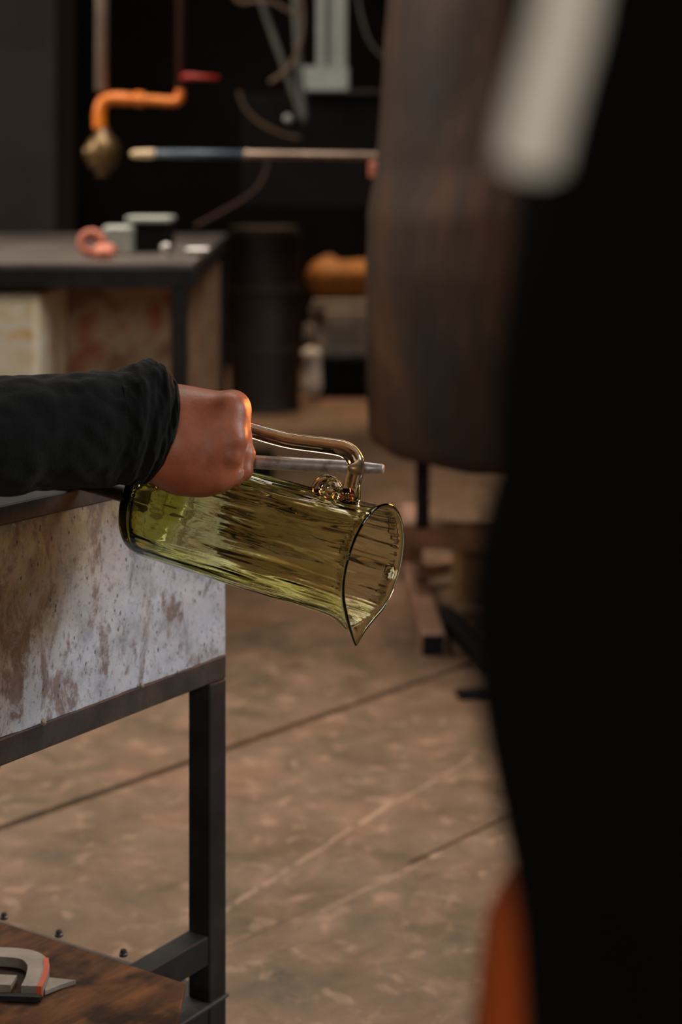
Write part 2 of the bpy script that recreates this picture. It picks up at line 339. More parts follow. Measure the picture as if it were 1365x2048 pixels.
# ---- implicit bodies: smooth union of tapered capsules, meshed with surface nets
def surfnet(prims, h, k=0.012, cuts=(), name='body'):
    pa = np.array([list(p[0]) for p in prims]); pb = np.array([list(p[1]) for p in prims])
    rm = np.array([max(p[2], p[3]) for p in prims])
    lo = np.minimum(pa, pb).min(0) - rm.max() - 2*h - k; hi = np.maximum(pa, pb).max(0) + rm.max() + 2*h + k
    nn = np.ceil((hi-lo)/h).astype(int)+1
    ax = [lo[i]+h*np.arange(nn[i]) for i in range(3)]
    V = np.full(nn, 0.5, 'f')
    for p in prims:
        a, b, ra, rb = np.array(p[0]), np.array(p[1]), p[2], p[3]; kk = p[4] if len(p) > 4 else k
        m = max(ra, rb)+kk+2.5*h
        i0 = np.maximum(np.floor((np.minimum(a,b)-m-lo)/h).astype(int), 0); i1 = np.minimum(np.ceil((np.maximum(a,b)+m-lo)/h).astype(int)+1, nn)
        X, Y, Z = np.meshgrid(*[ax[i][i0[i]:i1[i]] for i in range(3)], indexing='ij')
        ab = b-a; L2 = max(ab@ab, 1e-12)
        t = np.clip(((X-a[0])*ab[0]+(Y-a[1])*ab[1]+(Z-a[2])*ab[2])/L2, 0, 1)
        d = np.sqrt((X-a[0]-t*ab[0])**2+(Y-a[1]-t*ab[1])**2+(Z-a[2]-t*ab[2])**2) - (ra+(rb-ra)*t)
        S = V[i0[0]:i1[0], i0[1]:i1[1], i0[2]:i1[2]]
        hh = np.maximum(kk-np.abs(S-d), 0)/kk
        V[i0[0]:i1[0], i0[1]:i1[1], i0[2]:i1[2]] = np.minimum(S, d) - hh*hh*kk*0.25
    if cuts:
        X, Y, Z = np.meshgrid(*ax, indexing='ij')
        for q, nrm in cuts: V = np.maximum(V, (X-q[0])*nrm[0]+(Y-q[1])*nrm[1]+(Z-q[2])*nrm[2])
    ins = V < 0
    cs = np.array(nn)-1
    acc = np.zeros(list(cs)+[3]); cnt = np.zeros(cs)
    corner = [(i,j,l) for i in (0,1) for j in (0,1) for l in (0,1)]
    sl = lambda c: tuple(slice(c[i], c[i]+cs[i]) for i in range(3))
    for c in corner:
        for axn in range(3):
            if c[axn] == 1: continue
            c2 = list(c); c2[axn] = 1
            va, vb = V[sl(c)], V[sl(c2)]; x = (va < 0) != (vb < 0)
            den = np.where(x, va-vb, 1.0); t = np.where(x, va/den, 0)
            for i in range(3):
                acc[..., i] += np.where(x, c[i] + (t if i == axn else 0), 0)
            cnt += x
    act = cnt > 0; idx = -np.ones(cs, int); idx[act] = np.arange(act.sum())
    g = np.argwhere(act); verts = lo + h*(g + acc[act]/cnt[act][:, None])
    quads = []
    for axn in range(3):
        s0 = [slice(None)]*3; s1 = [slice(None)]*3; s0[axn] = slice(0,-1); s1[axn] = slice(1,None)
        e = np.argwhere(ins[tuple(s0)] != ins[tuple(s1)])
        u_, v_ = (axn+1)%3, (axn+2)%3
        e = e[(e[:,u_] > 0) & (e[:,v_] > 0) & (e[:,u_] < cs[u_]) & (e[:,v_] < cs[v_])]
        q = []
        for du, dv in ((-1,-1),(0,-1),(0,0),(-1,0)):
            f_ = e.copy(); f_[:,u_] += du; f_[:,v_] += dv; q.append(idx[f_[:,0], f_[:,1], f_[:,2]])
        q = np.stack(q, 1); flip = ~ins[e[:,0], e[:,1], e[:,2]]; q[flip] = q[flip][:, ::-1]
        quads.append(q)
    quads = np.concatenate(quads)
    return verts, quads
def to_mesh(name, parts):
    vs, qs, off = [], [], 0
    for v, q in parts: vs.append(v); qs.append(q+off); off += len(v)
    vs = np.concatenate(vs); qs = np.concatenate(qs)
    me = bpy.data.meshes.new(name); me.from_pydata(vs.tolist(), [], qs.tolist()); me.update(); return me
def cap(a, b, ra, rb, *k): return (Vector(a), Vector(b), ra, rb, *k)

# ================================================================== SETTING
# floor: three concrete slabs divided by two open joints running to the far right
fl = struct('floor', B((-3.6, -3.2, -0.16), (3.6, 10.2, -0.05)), 'joint_fill', center=False)
jd = Vector((0.5, 0.58, 0)).normalized(); jn = Vector((-jd.y, jd.x, 0))
def jline(p, off):
    return Vector((p[0], p[1], 0)) + jn*off
def poly_prism(pts, z0, z1):
    bm = bmesh.new(); a = [bm.verts.new((p[0], p[1], z1)) for p in pts]; f = bm.faces.new(a)
    r = bmesh.ops.extrude_face_region(bm, geom=[f])
    for v in r['geom']:
        if isinstance(v, bmesh.types.BMVert): v.co.z = z0
    bmesh.ops.recalc_face_normals(bm, faces=bm.faces[:]); return bm
def clip_poly(pts, p, nrm, keep):
    out = []
    for a, b in zip(pts, pts[1:]+pts[:1]):
        da, db = (a-p).dot(nrm)*keep, (b-p).dot(nrm)*keep
        if da >= 0: out.append(a)
        if (da >= 0) != (db >= 0): out.append(a+(b-a)*(da/(da-db)))
    return out
room = [Vector((-3.6,-3.2,0)), Vector((3.6,-3.2,0)), Vector((3.6,10.2,0)), Vector((-3.6,10.2,0))]
J1 = (-0.206, 3.25); J2 = (0.106, 2.70)
pc = clip_poly(room, jline(J1, 0.011), jn, 1)
obj('concrete_slab', poly_prism(pc, -0.05, 0), 'floor_concrete', fl, center=False)
pc = clip_poly(clip_poly(room, jline(J1, -0.009), jn, -1), jline(J2, 0.004), jn, 1)
obj('concrete_slab', poly_prism(pc, -0.05, 0), 'floor_concrete', fl, center=False)
pc = clip_poly(room, jline(J2, -0.004), jn, -1)
obj('concrete_slab', poly_prism(pc, -0.05, 0), 'floor_concrete', fl, center=False)
# the nearer joint is packed with dirt left of the open length
def joint_strip(p, a, b, half):
    q = [Vector((p[0],p[1],0))+jd*a+jn*half, Vector((p[0],p[1],0))+jd*b+jn*half, Vector((p[0],p[1],0))+jd*b-jn*half, Vector((p[0],p[1],0))+jd*a-jn*half]
    return poly_prism(q, -0.049, -0.0006)
obj('joint_filling', joint_strip(J2, -6, 0.0, 0.0038), 'floor_concrete', fl, center=False)
struct('wall_back', B((-3.6, 10.0, 0), (3.6, 10.2, 4.0)), 'wall_dark')
struct('wall_left', B((-3.6, -3.2, 0), (-3.45, 10.0, 4.0)), 'wall_dark')
struct('wall_right', B((3.45, -3.2, 0), (3.6, 10.0, 4.0)), 'wall_dark')
struct('wall_front', B((-3.45, -3.2, 0), (3.45, -3.05, 4.0)), 'wall_dark')
struct('ceiling', B((-3.6, -3.2, 4.0), (3.6, 10.2, 4.12)), 'ceiling_dark')

for nm, sx, yc, zc_, hw, hh in (('window_1', 3.40, 1.6, 2.15, 0.92, 0.72), ('window_2', -3.40, 4.6, 2.3, 0.87, 0.67)):
    bm = bmesh.new()
    for a, b in (((-hw-.08, -hh-.08), (-hw, hh+.08)), ((hw, -hh-.08), (hw+.08, hh+.08)), ((-hw, hh), (hw, hh+.08)), ((-hw, -hh-.08), (hw, -hh))):
        box(bm, (sx-0.048, yc+a[0], zc_+a[1]), (sx+0.048, yc+b[0], zc_+b[1]), 0.004)
    struct(nm, bm, 'stand_brown')

# ================================================================== BENCH (local: x along the arm, y inwards, z up)
ang = math.atan2(0.837, 0.547); O = Vector((-0.1425, 1.9, 0))
U = Vector((math.cos(ang), math.sin(ang), 0)); W = Vector((-U.y, U.x, 0))
bench = thing('work_bench', 'dark steel bench with a stained whitewashed side panel under the black sleeve', 'bench', O, ang)
def bp(name, lo, hi, mat, bev=0.0015, parent=None): return obj(name, B(lo, hi, bev), mat, parent or bench, local=True)
LB, DB = -1.35, 0.62
for s in (0, LB):
    for t in (0, DB-0.03):
        bp('post', (s, t, 0), (s+0.03, t+0.03, 0.5045), 'black_steel', 0.0015)
for t in (0, DB-0.03):
    bp('arm_rail', (LB, t-0.002, 0.730), (0.03, t+0.036, 0.749), 'rail_steel')
    bp('bottom_rail', (LB, t, 0.505), (0.03, t+0.030, 0.531), 'rail_steel')
    bp('shelf_rail', (LB+0.031, t+0.0005, 0.200), (-0.001, t+0.029, 0.232), 'black_steel')
    bp('foot_rail', (LB+0.031, t+0.0005, 0.130), (-0.001, t+0.029, 0.155), 'black_steel')
for s in (0, LB):
    bp('end_rail', (s+0.001, 0.031, 0.130), (s+0.029, DB-0.031, 0.155), 'black_steel')
# side panels: slab with slightly ragged edges
def panel_mesh(t0):
    bm = bmesh.new(); nx, nz = 120, 20
    def pt(i, j, y):
        x = LB+0.0 + (0.028-LB)*i/nx; z = 0.5315+(0.1983)*j/nz
        if j == 0: z += 0.0015*noise.noise((x*40, 0, 3))
        dy = 0.0012*noise.noise((x*18, z*18, t0*9))+0.0006*noise.noise((x*70, z*70, 5))
        return (x, y + (dy if y < t0+0.012 else 0), z)
    fr = [[bm.verts.new(pt(i, j, t0+0.0045)) for j in range(nz+1)] for i in range(nx+1)]
    bk = [[bm.verts.new(pt(i, j, t0+0.025)) for j in range(nz+1)] for i in range(nx+1)]
    for i in range(nx):
        for j in range(nz):
            bm.faces.new((fr[i][j], fr[i+1][j], fr[i+1][j+1], fr[i][j+1]))
            bm.faces.new((bk[i][j], bk[i][j+1], bk[i+1][j+1], bk[i+1][j]))
        bm.faces.new((fr[i][0], bk[i][0], bk[i+1][0], fr[i+1][0])); bm.faces.new((fr[i][nz], fr[i+1][nz], bk[i+1][nz], bk[i][nz]))
    for j in range(nz):
        bm.faces.new((fr[0][j], fr[0][j+1], bk[0][j+1], bk[0][j])); bm.faces.new((fr[nx][j], bk[nx][j], bk[nx][j+1], fr[nx][j+1]))
    return bm
p = obj('side_panel', panel_mesh(-0.004), 'bench_panel', bench, local=True); p['label'] = 'whitish side panel with brown stains and dark pits'
bk_ = obj('side_panel', panel_mesh(DB-0.03), 'bench_panel', bench, local=True)
bp('seat', (-0.95, 0.04, 0.40), (-0.45, DB-0.04, 0.43), 'shelf_wood', 0.003)
for s in (-0.93, -0.49): bp('seat_rail', (s, 0.0305, 0.372), (s+0.025, DB-0.0305, 0.399), 'black_steel')
for s in (-0.93, -0.49):
    for t in (0, DB-0.03): bp('seat_hanger', (s, t+0.004, 0.372), (s+0.025, t+0.026, 0.5045), 'black_steel')
# lower wooden shelf board resting on the shelf rails, one corner cut off
def on_plane(px, py, z):
    d = F*(CAMZ-z)/(py-HY); v_ = P(px, py, d); return v_
zb = 0.240
bl = [on_plane(-420, 1702, zb), on_plane(372, 1966, zb), on_plane(352, 2062, zb), on_plane(-330, 2560, zb), on_plane(-1200, 2120, zb)]
bmx = poly_prism(bl, zb-0.0075, zb)
bmesh.ops.bevel(bmx, geom=[e for e in bmx.edges], offset=0.0015, segments=1, affect='EDGES')
bmesh.ops.transform(bmx, matrix=Matrix.Rotation(-ang, 4, 'Z') @ Matrix.Translation(-O), verts=bmx.verts[:])
shelf = obj('shelf_board', bmx, 'shelf_wood', bench, local=True); shelf['label'] = 'scorched wooden shelf board'
bp('foot_plate', (-1.30, -0.004, 0.1552), (0.03, DB-0.02, 0.1592), 'rail_steel', 0.001)
for px, py in ((8, 1838), (118, 1873), (247, 1912)):
    q = on_plane(px, py, zb); q = Matrix.Rotation(-ang, 4, 'Z') @ (q-O)
    bm = bmesh.new(); lathe(bm, [(0.0045,0.0002),(0.0048,0.0030),(0.0034,0.0036),(0.0034,0.0062),(0.0022,0.0072)], q, 10)
    obj('bolt', bm, 'bolt_steel', shelf, local=True, smooth=False)
# crumbs of hardened mortar along the joint under the panel
for s, z_, r in ((-0.262, 0.5315, 0.0035), (-0.115, 0.5315, 0.003), (-0.055, 0.5315, 0.002), (-0.29, 0.728, 0.0028), (-0.303, 0.727, 0.003)):
    bm = bmesh.new(); bmesh.ops.create_icosphere(bm, subdivisions=2, radius=r)
    for v_ in bm.verts: v_.co *= 1+0.35*noise.noise(v_.co*400); v_.co += Vector((s, 0.001, z_))
    obj('mortar_crumb', bm, 'bench_panel', p, local=True)

# ---- forming tool lying on the shelf board
def strap(bm, pts, w_, th, side):
    """flat strip along pts, width along side"""
    side = Vector(side).normalized(); rows = []
    for i, p_ in enumerate(pts):
        d = (pts[min(i+1,len(pts)-1)]-pts[max(i-1,0)]).normalized(); nn_ = d.cross(side).normalized()
        rows.append([bm.verts.new(p_ + side*a*w_/2 + nn_*b*th/2) for a, b in ((-1,-1),(1,-1),(1,1),(-1,1))])
    for a, b in zip(rows, rows[1:]):
        for k in range(4): bm.faces.new((a[k], a[(k+1)%4], b[(k+1)%4], b[k]))
    bm.faces.new(rows[0][::-1]); bm.faces.new(rows[-1]); bmesh.ops.recalc_face_normals(bm, faces=bm.faces[:]); return bm
zt = zb+0.001
jack = thing('forming_tool', 'grey bent steel hand tool with an orange edge lying on the wooden shelf', 'tool', on_plane(60, 1985, zt))
q = [on_plane(-130, 1922, zt), on_plane(-60, 1921, zt), on_plane(20, 1924, zt), on_plane(58, 1930, zt), on_plane(76, 1946, zt), on_plane(74, 1970, zt), on_plane(64, 1992, zt)]
q = catmull([v_+Vector((0,0,0.005)) for v_ in q], 5)
def flat_strip(pts, w_, th):
    bm = bmesh.new(); return strap(bm, [Vector((a.x,a.y,a.z)) for a in pts], th, w_, (0,0,1))
obj('handle_strap', flat_strip(q, 0.022, 0.010), 'tool_steel', jack)
q2 = [on_plane(-130, 1972, zt), on_plane(-60, 1972, zt), on_plane(28, 1976, zt)]
obj('inner_arm', flat_strip([v_+Vector((0,0,0.004)) for v_ in q2], 0.022, 0.008), 'tool_steel', jack)
q3 = [on_plane(92, 1938, zt), on_plane(93, 1958, zt), on_plane(86, 1982, zt), on_plane(78, 1996, zt)]
obj('orange_grip', flat_strip([v_+Vector((0,0,0.006)) for v_ in catmull(q3, 4)], 0.005, 0.011), 'tool_orange', jack)
tri = [on_plane(92, 1962, zt), on_plane(152, 1968, zt), on_plane(120, 1978, zt), on_plane(90, 1990, zt)]
obj('blade', poly_prism(tri, zt, zt+0.004), 'tool_steel', jack)
q4 = [on_plane(-130, 1996, zt), on_plane(-60, 1998, zt), on_plane(82, 2003, zt)]
obj('shadow_strip', flat_strip([v_+Vector((0,0,0.003)) for v_ in q4], 0.006, 0.005), 'black_steel', jack)  # black strip put in as the shadow below the tool

# ================================================================== JUG
Bc = P(290, 1000, 1.68); Mc = P(747, 1131, 1.56)
LJ = (Mc-Bc).length; A = (Mc-Bc)/LJ
Rup = (Vector((0,0,1)) - A*A.z).normalized(); Rsd = A.cross(Rup)     # Rsd: sideways
jug = thing('glass_jug', 'yellow-green blown glass jug with amber handle and pinched spout, held over the bench', 'jug', Bc)
def jug_mesh():
    k = LJ/0.2496
    prof = [(.0032,.0),(.0018,.012),(.0006,.024),(0,.034),(.0012,.0425),(.0052,.0485),(.012,.0508),(.022,.0512),(.06,.0514),(.11,.0514),(.16,.0512),(.20,.0508),(.225,.0502),(.238,.0508),(.245,.0522),(.2490,.0540),(.2506,.0544),(.2514,.0534),(.2506,.0518),(.246,.0496),(.238,.0484),(.225,.0478),(.20,.0482),(.16,.0486),(.11,.0488),(.06,.0487),(.030,.0482),(.018,.0462),(.012,.0415),(.0095,.033),(.0090,.02),(.0090,.010),(.0090,.0)]
    pts = [Vector((t*k, r, 0)) for t, r in prof]
    pp = []
    for i in range(len(pts)-1):
        n_ = max(2, int((pts[i+1]-pts[i]).length/0.0022))
        p0, p1, p2, p3 = pts[max(i-1,0)], pts[i], pts[i+1], pts[min(i+2,len(pts)-1)]
        L = (p2-p1).length
        m1 = (p2-p0)*(L/max((p2-p0).length,1e-6)); m2 = (p3-p1)*(L/max((p3-p1).length,1e-6))
        for j in range(n_):
            t = j/n_; t2, t3 = t*t, t*t*t
            pp.append(p1*(2*t3-3*t2+1)+m1*(t3-2*t2+t)+p2*(-2*t3+3*t2)+m2*(t3-t2))
    pp.append(pts[-1])
    half = len(pp)//2
    imax = max(range(len(pp)), key=lambda i: pp[i].x)
    S = 300; verts = []; faces = []
    for i, p_ in enumerate(pp):
        t, r = p_.x/k, max(p_.y, 0.0004)
        inner = i > imax
        s = min(max((t-0.196)/(0.2510-0.196), 0), 1)
        for j in range(S):
            th = 2*math.pi*j/S
            de = math.atan2(math.sin(th-math.pi+0.35), math.cos(th-math.pi+0.35))
            g = math.exp(-(abs(de)/0.235)**1.25); g2 = math.exp(-((abs(de)-0.62)/0.30)**2)
            rr = r*(1+0.03*min(1,t/0.2)) + 0.0155*g*s**3.0 - 0.0016*g2*s**1.5
            ax_ = t*k + 0.004*g*s**2
            if 0.010 < t < 0.249 and r > 0.03:
                fade = min(1, (t-0.010)/0.02)*min(1, (0.249-t)/0.01)
                cx_, cy_ = math.cos(th), math.sin(th); z_ = 31.7 if inner else 0
                a1 = noise.noise((cx_*4.2, cy_*4.2, t*13+z_))*0.0010
                a2 = noise.noise((cx_*12+5, cy_*12, t*22+z_))*0.00048
                a3 = noise.noise((cx_*26, cy_*26+3, t*40+z_))*0.00015
                a4 = noise.noise((cx_*2.0, cy_*2.0+9, t*40+z_))*0.00022
                rr += (a1+a2+a3+a4)*fade*(1.0 if inner else 0.7)
            v_ = Bc + A*ax_ + (Rup*math.cos(th) + Rsd*math.sin(th))*rr
            verts.append(v_[:])
    n_ = len(pp)
    for i in range(n_-1):
        for j in range(S):
            faces.append((i*S+j, i*S+(j+1)%S, (i+1)*S+(j+1)%S, (i+1)*S+j))
    faces.append(tuple(range(S-1, -1, -1))); faces.append(tuple((n_-1)*S+j for j in range(S)))
    me = bpy.data.meshes.new('body'); me.from_pydata(verts, [], faces); me.update()
    bm = bmesh.new(); bm.from_mesh(me); bmesh.ops.recalc_face_normals(bm, faces=bm.faces[:]); bm.to_mesh(me); bm.free()
    return me
jb = obj('body', jug_mesh(), 'glass_green', jug, smooth=True)
def on_handle(px, py):      # the point of the jug's own symmetry plane seen at this pixel
    d0 = P(px, py, 1.0) - Vector((0,0,CAMZ)); c0 = Vector((0,0,CAMZ))
    t = (Bc - c0).dot(Rsd)/d0.dot(Rsd); return c0 + d0*t
hp = [on_handle(*q_) for q_ in ((699, 1004), (702, 988), (705, 968), (711, 945), (712, 925), (703, 908), (685, 897), (651, 891), (583, 882), (538, 871), (500, 860), (450, 852), (405, 856), (374, 880), (362, 912), (360, 945))]
hr = [0.0105, 0.0092, 0.0078, 0.0074, 0.0076, 0.0078, 0.0076, 0.0074, 0.0074, 0.0074, 0.0073, 0.0072, 0.0072, 0.0074, 0.008, 0.010]
hq = catmull(hp, 8); hrr = [hr[min(i//8, len(hr)-2)]*(1-(i%8)/8) + hr[min(i//8+1, len(hr)-1)]*((i%8)/8) for i in range(len(hq))]
h_ = obj('handle', T(hq, hrr, 40), 'glass_amber', jug, smooth=True); h_['label'] = 'clear amber glass handle'
# curl of glass where the handle was finished off
cc = on_handle(659, 981); cu = []
for i in range(70):
    a = -0.4 + i/69*9.2; r = 0.0118 - 0.0062*i/69
    cu.append(cc + (A*math.cos(a) - Rup*math.sin(a))*r*-1 + Rsd*(0.004-0.009*i/69))
cu = [hp[1]+Rup*0.000, (hp[1]+cu[0])/2 - Rup*0.001] + cu
cr_ = [0.0052]*2 + [0.0048-0.0016*i/69 for i in range(70)]
h2 = obj('handle_curl', T(cu, cr_, 16), 'glass_amber', jug, smooth=True); h2['label'] = 'small curl of amber glass at the handle root'

# pontil iron carrying the jug, laid across the bench arm
pt = tag(obj('pontil_rod', T([Bc - A*0.0015, Bc - A*0.02, Bc - A*0.05, Bc - A*1.15], [0.0088, 0.0082, 0.0080, 0.0080], 24), 'pontil_iron', smooth=True),
    'dark iron rod stuck to the base of the jug, under the black sleeve', 'rod')
# steel rod passed under the handle
ra, rb, rc, rt = P(385, 917, 1.622), P(690, 934, 1.592), P(728, 936, 1.588), P(768, 938, 1.584)
dr = (rt-ra).normalized()
bm = T([ra, ra+dr*0.002, rb-dr*0.001, rb, rb+dr*0.001, rc, rt-dr*0.001, rt], [0.0056, 0.0063, 0.0062, 0.0062, 0.0060, 0.0057, 0.0043, 0.0034], 28)
tag(obj('steel_rod', bm, 'rod_steel', smooth=True), 'grey steel rod with tapered tip passing under the amber jug handle', 'rod')

# ================================================================== SEATED GLASSBLOWER
EL = Vector((-0.395, 1.462, 0.842)); SHR = Vector((-0.60, 1.375, 1.10))
fw = U                                        # facing direction
CH = SHR + W*0.185 + Vector((0,0,-0.06)); PV = CH + Vector((0,0,-0.47)) - fw*0.03
SHL = SHR + W*0.37; NK = CH + Vector((0,0,0.13)); HD = NK + Vector((0,0,0.16)) + fw*0.04
HPR = PV - W*0.085; HPL = PV + W*0.085
KNR = Vector((-0.425, 1.82, 0.462)); KNL = HPL + fw*0.43 + W*0.06
ANR = Vector((-0.56, 1.86, 0.09)); ANL = KNL + Vector((0,0,-0.39)) + fw*0.02
ANL.z = 0.09
ELL = SHL + Vector((0,0,-0.27)) + W*0.05 + fw*0.02; WRL = ELL + fw*0.22 - W*0.02 + Vector((0,0,-0.02))
def head(c, f, s):
    up = Vector((0,0,1)); side = f.cross(up).normalized()
    pr = [cap(c+up*0.025-f*0.018, c+up*0.025-f*0.018, .082*s, .082*s), cap(c+up*0.03+f*0.02, c-up*0.03+f*0.03, .07*s, .055*s),
          cap(c-up*0.07+f*0.045, c-up*0.085+f*0.055, .04*s, .03*s), cap(c+up*0.005+f*0.092, c-up*0.028+f*0.105, .008, .013, .012),
          cap(c-up*0.055+f*0.09, c-up*0.056+f*0.09, .016, .016, .012)]
    for k in (-1, 1):
        pr += [cap(c+side*k*0.08+up*0.01-f*0.01, c+side*k*0.076-up*0.025, .014, .01, .008), cap(c+side*k*0.028+up*0.028+f*0.078, c+side*k*0.04+up*0.026+f*0.07, .012, .012, .01)]
    return pr
def hand_prims(w0, d, palm_n, thumb):
    """relaxed hand from wrist w0 along d, palm normal palm_n, thumb side direction"""
    d = d.normalized(); pr = []
    for i, (off, ln) in enumerate(((0.030, .072), (0.010, .080), (-0.010, .074), (-0.029, .058))):
        k0 = w0 + d*0.085 + thumb*off; m1 = k0 + d*ln*0.45 + palm_n*0.010; m2 = m1 + (d*0.6+palm_n*0.8)*ln*0.32; m3 = m2 + (palm_n - d*0.1)*ln*0.26
        pr += [cap(w0+thumb*off*0.7, k0, .018, .013), cap(k0, m1, .0105, .0095, .006), cap(m1, m2, .0095, .0085, .006), cap(m2, m3, .0085, .0072, .006)]
    t0 = w0 + d*0.02 + thumb*0.02; t1 = t0 + d*0.035+thumb*0.03+palm_n*0.012; t2 = t1 + d*0.032+thumb*0.008+palm_n*0.008; t3 = t2 + d*0.026
    pr += [cap(t0, t1, .018, .0135), cap(t1, t2, .012, .0105, .006), cap(t2, t3, .0105, .0085, .006)]
    return pr
def eyes(par, c, f):
    up = Vector((0,0,1)); side = f.cross(up).normalized()
    for k in (-1, 1):
        bm = bmesh.new(); bmesh.ops.create_uvsphere(bm, u_segments=12, v_segments=8, radius=0.0115)
        for v_ in bm.verts: v_.co += c+side*k*0.032+up*0.022+f*0.0775
        obj('eye', bm, 'eye', par, smooth=True)
def hair_cap(par, c, f, long=False):
    up = Vector((0,0,1))
    pr = [cap(c+up*0.04-f*0.022, c+up*0.04-f*0.022, .088, .088), cap(c+up*0.06+f*0.02, c+up*0.065+f*0.03, .058, .05), cap(c-f*0.04, c-f*0.045-up*(0.16 if long else 0.05), .07, .05)]
    obj('hair', to_mesh('hair', [surfnet(pr, 0.008, 0.02)]), 'hair', par, smooth=True)

# working hand (seen from the little-finger side, closed fist)
WR = P(318, 866, 1.592)
hand = [cap(EL, WR, .040, .033, .02), cap(WR, P(348, 864, 1.603), .034, .034, .02),
    # back of the hand: four metacarpals
    cap(P(345, 836, 1.600), P(452, 830, 1.592), .028, .0185, .016), cap(P(345, 834, 1.612), P(460, 823, 1.612), .027, .0178, .012),
    cap(P(345, 834, 1.628), P(460, 820, 1.634), .025, .0175, .012), cap(P(345, 838, 1.640), P(452, 826, 1.655), .022, .017, .012),
    # little-finger edge and heel of the hand
    cap(P(352, 888, 1.590), P(436, 866, 1.590), .033, .023, .02), cap(P(372, 928, 1.590), P(412, 936, 1.586), .0275, .0245, .018),
    cap(P(385, 905, 1.586), P(424, 900, 1.584), .029, .023, .02), cap(P(360, 880, 1.612), P(425, 880, 1.612), .034, .026, .02),
    cap(P(412, 936, 1.586), P(440, 942, 1.584), .0215, .0165, .012),
    # little finger: knuckle, middle joint, tip tucked into the palm
    cap(P(454, 830, 1.588), P(466, 880, 1.576), .0152, .0122, .007), cap(P(466, 880, 1.576), P(462, 912, 1.572), .0122, .0108, .004), cap(P(462, 912, 1.572), P(443, 944, 1.574), .0106, .0088, .0035),
    # ring finger: folds round the rod, its tip shows past the little finger
    cap(P(460, 824, 1.611), P(477, 872, 1.603), .0152, .0118, .006), cap(P(477, 872, 1.603), P(490, 908, 1.594), .0112, .0092, .003), cap(P(490, 908, 1.594), P(488, 942, 1.588), .0092, .0080, .003),
    cap(P(488, 942, 1.588), P(472, 956, 1.584), .0080, .0072, .003),
    # middle and index finger, behind
    cap(P(462, 820, 1.634), P(474, 868, 1.634), .0150, .0120, .006), cap(P(474, 868, 1.634), P(474, 905, 1.642), .0115, .0100, .004), cap(P(474, 905, 1.642), P(455, 925, 1.642), .0100, .0085, .004),
    cap(P(452, 826, 1.655), P(468, 866, 1.658), .0145, .0118, .006), cap(P(468, 866, 1.658), P(466, 898, 1.660), .0112, .0098, .004), cap(P(466, 898, 1.660), P(450, 915, 1.656), .0098, .0085, .004),
    # thumb on the far side
    cap(P(360, 868, 1.642), P(405, 898, 1.664), .020, .0155, .012), cap(P(405, 898, 1.664), P(440, 908, 1.672), .0135, .0115, .005), cap(P(440, 908, 1.672), P(468, 905, 1.674), .0112, .0088, .005),
    # knuckles
    cap(P(461, 818, 1.588), P(461, 820, 1.588), .0138, .0138, .008), cap(P(468, 814, 1.610), P(468, 816, 1.610), .0140, .0140, .008)]
body = [cap(PV, CH, .125, .13), cap(PV+W*0.06, CH+W*0.075, .11, .11), cap(PV-W*0.06, CH-W*0.075, .11, .11), cap(CH, NK, .11, .055), cap(NK, HD-Vector((0,0,.06)), .054, .05),
    cap(CH+W*0.1+Vector((0,0,.06)), SHL, .075, .06), cap(CH-W*0.1+Vector((0,0,.06)), SHR, .075, .06),
    cap(SHR, EL, .053, .042), cap(EL, EL.lerp(WR, 0.55), .042, .037), cap(SHL, ELL, .053, .042), cap(ELL, WRL, .042, .028),
    cap(HPR, KNR, .085, .056), cap(HPL, KNL, .085, .056), cap(KNR, ANR, .054, .038), cap(KNL, ANL, .054, .038),
    cap(ANR, ANR+fw*0.15-Vector((0,0,.045)), .042, .032), cap(ANL, ANL+fw*0.15-Vector((0,0,.045)), .042, .032)]
body += head(HD, fw, 1.0) + hand_prims(WRL, fw, Vector((0,0,-1)), -W)
gb = to_mesh('person', [surfnet(hand, 0.0018, 0.010), surfnet(body, 0.0095, 0.03)])
per = obj('person', gb, 'skin', smooth=True)
tag(per, 'person in black sleeve at the left edge, fist gripping the steel rod above the jug', 'person')
eyes(per, HD, fw); hair_cap(per, HD, fw)
off = 0.014
sw = [cap(PV+Vector((0,0,.02)), CH, .125+off, .13+off), cap(PV+W*0.06+Vector((0,0,.02)), CH+W*0.075, .11+off, .11+off), cap(PV-W*0.06+Vector((0,0,.02)), CH-W*0.075, .11+off, .11+off), cap(CH, NK-Vector((0,0,.05)), .12, .075),
    cap(CH+W*0.1+Vector((0,0,.06)), SHL, .09, .076), cap(CH-W*0.1+Vector((0,0,.06)), SHR, .09, .076), cap(SHR, EL-Vector((0,0,0.004)), .07, .056), cap(EL, EL.lerp(WR, 0.22), .059, .055), cap(SHL, ELL, .07, .056), cap(ELL, ELL.lerp(WRL, .93), .056, .042)]
obj('sweater', to_mesh('sweater', [surfnet(sw, 0.0105, 0.03, [(ELL.lerp(WRL, .93), (WRL-ELL).normalized())])]), 'sleeve_knit', per, smooth=True)
je = [cap(PV+W*0.05, PV-W*0.05, .135, .135), cap(HPR, KNR, .098, .067), cap(HPL, KNL, .098, .067), cap(KNR, ANR, .064, .055), cap(KNL, ANL, .064, .055)]
obj('jeans', to_mesh('jeans', [surfnet(je, 0.0105, 0.03)]), 'jeans', per, smooth=True)
for a in (ANR, ANL):
    sh = [cap(a-Vector((0,0,.02)), a+fw*0.03-Vector((0,0,.035)), .050, .048), cap(a-Vector((0,0,.045))-fw*0.02, a+fw*0.17-Vector((0,0,.048)), .042, .038)]
    obj('shoe', to_mesh('shoe', [surfnet(sh, 0.008, 0.02, [((0,0,0.002), (0,0,-1))])]), 'shoe', per, smooth=True)
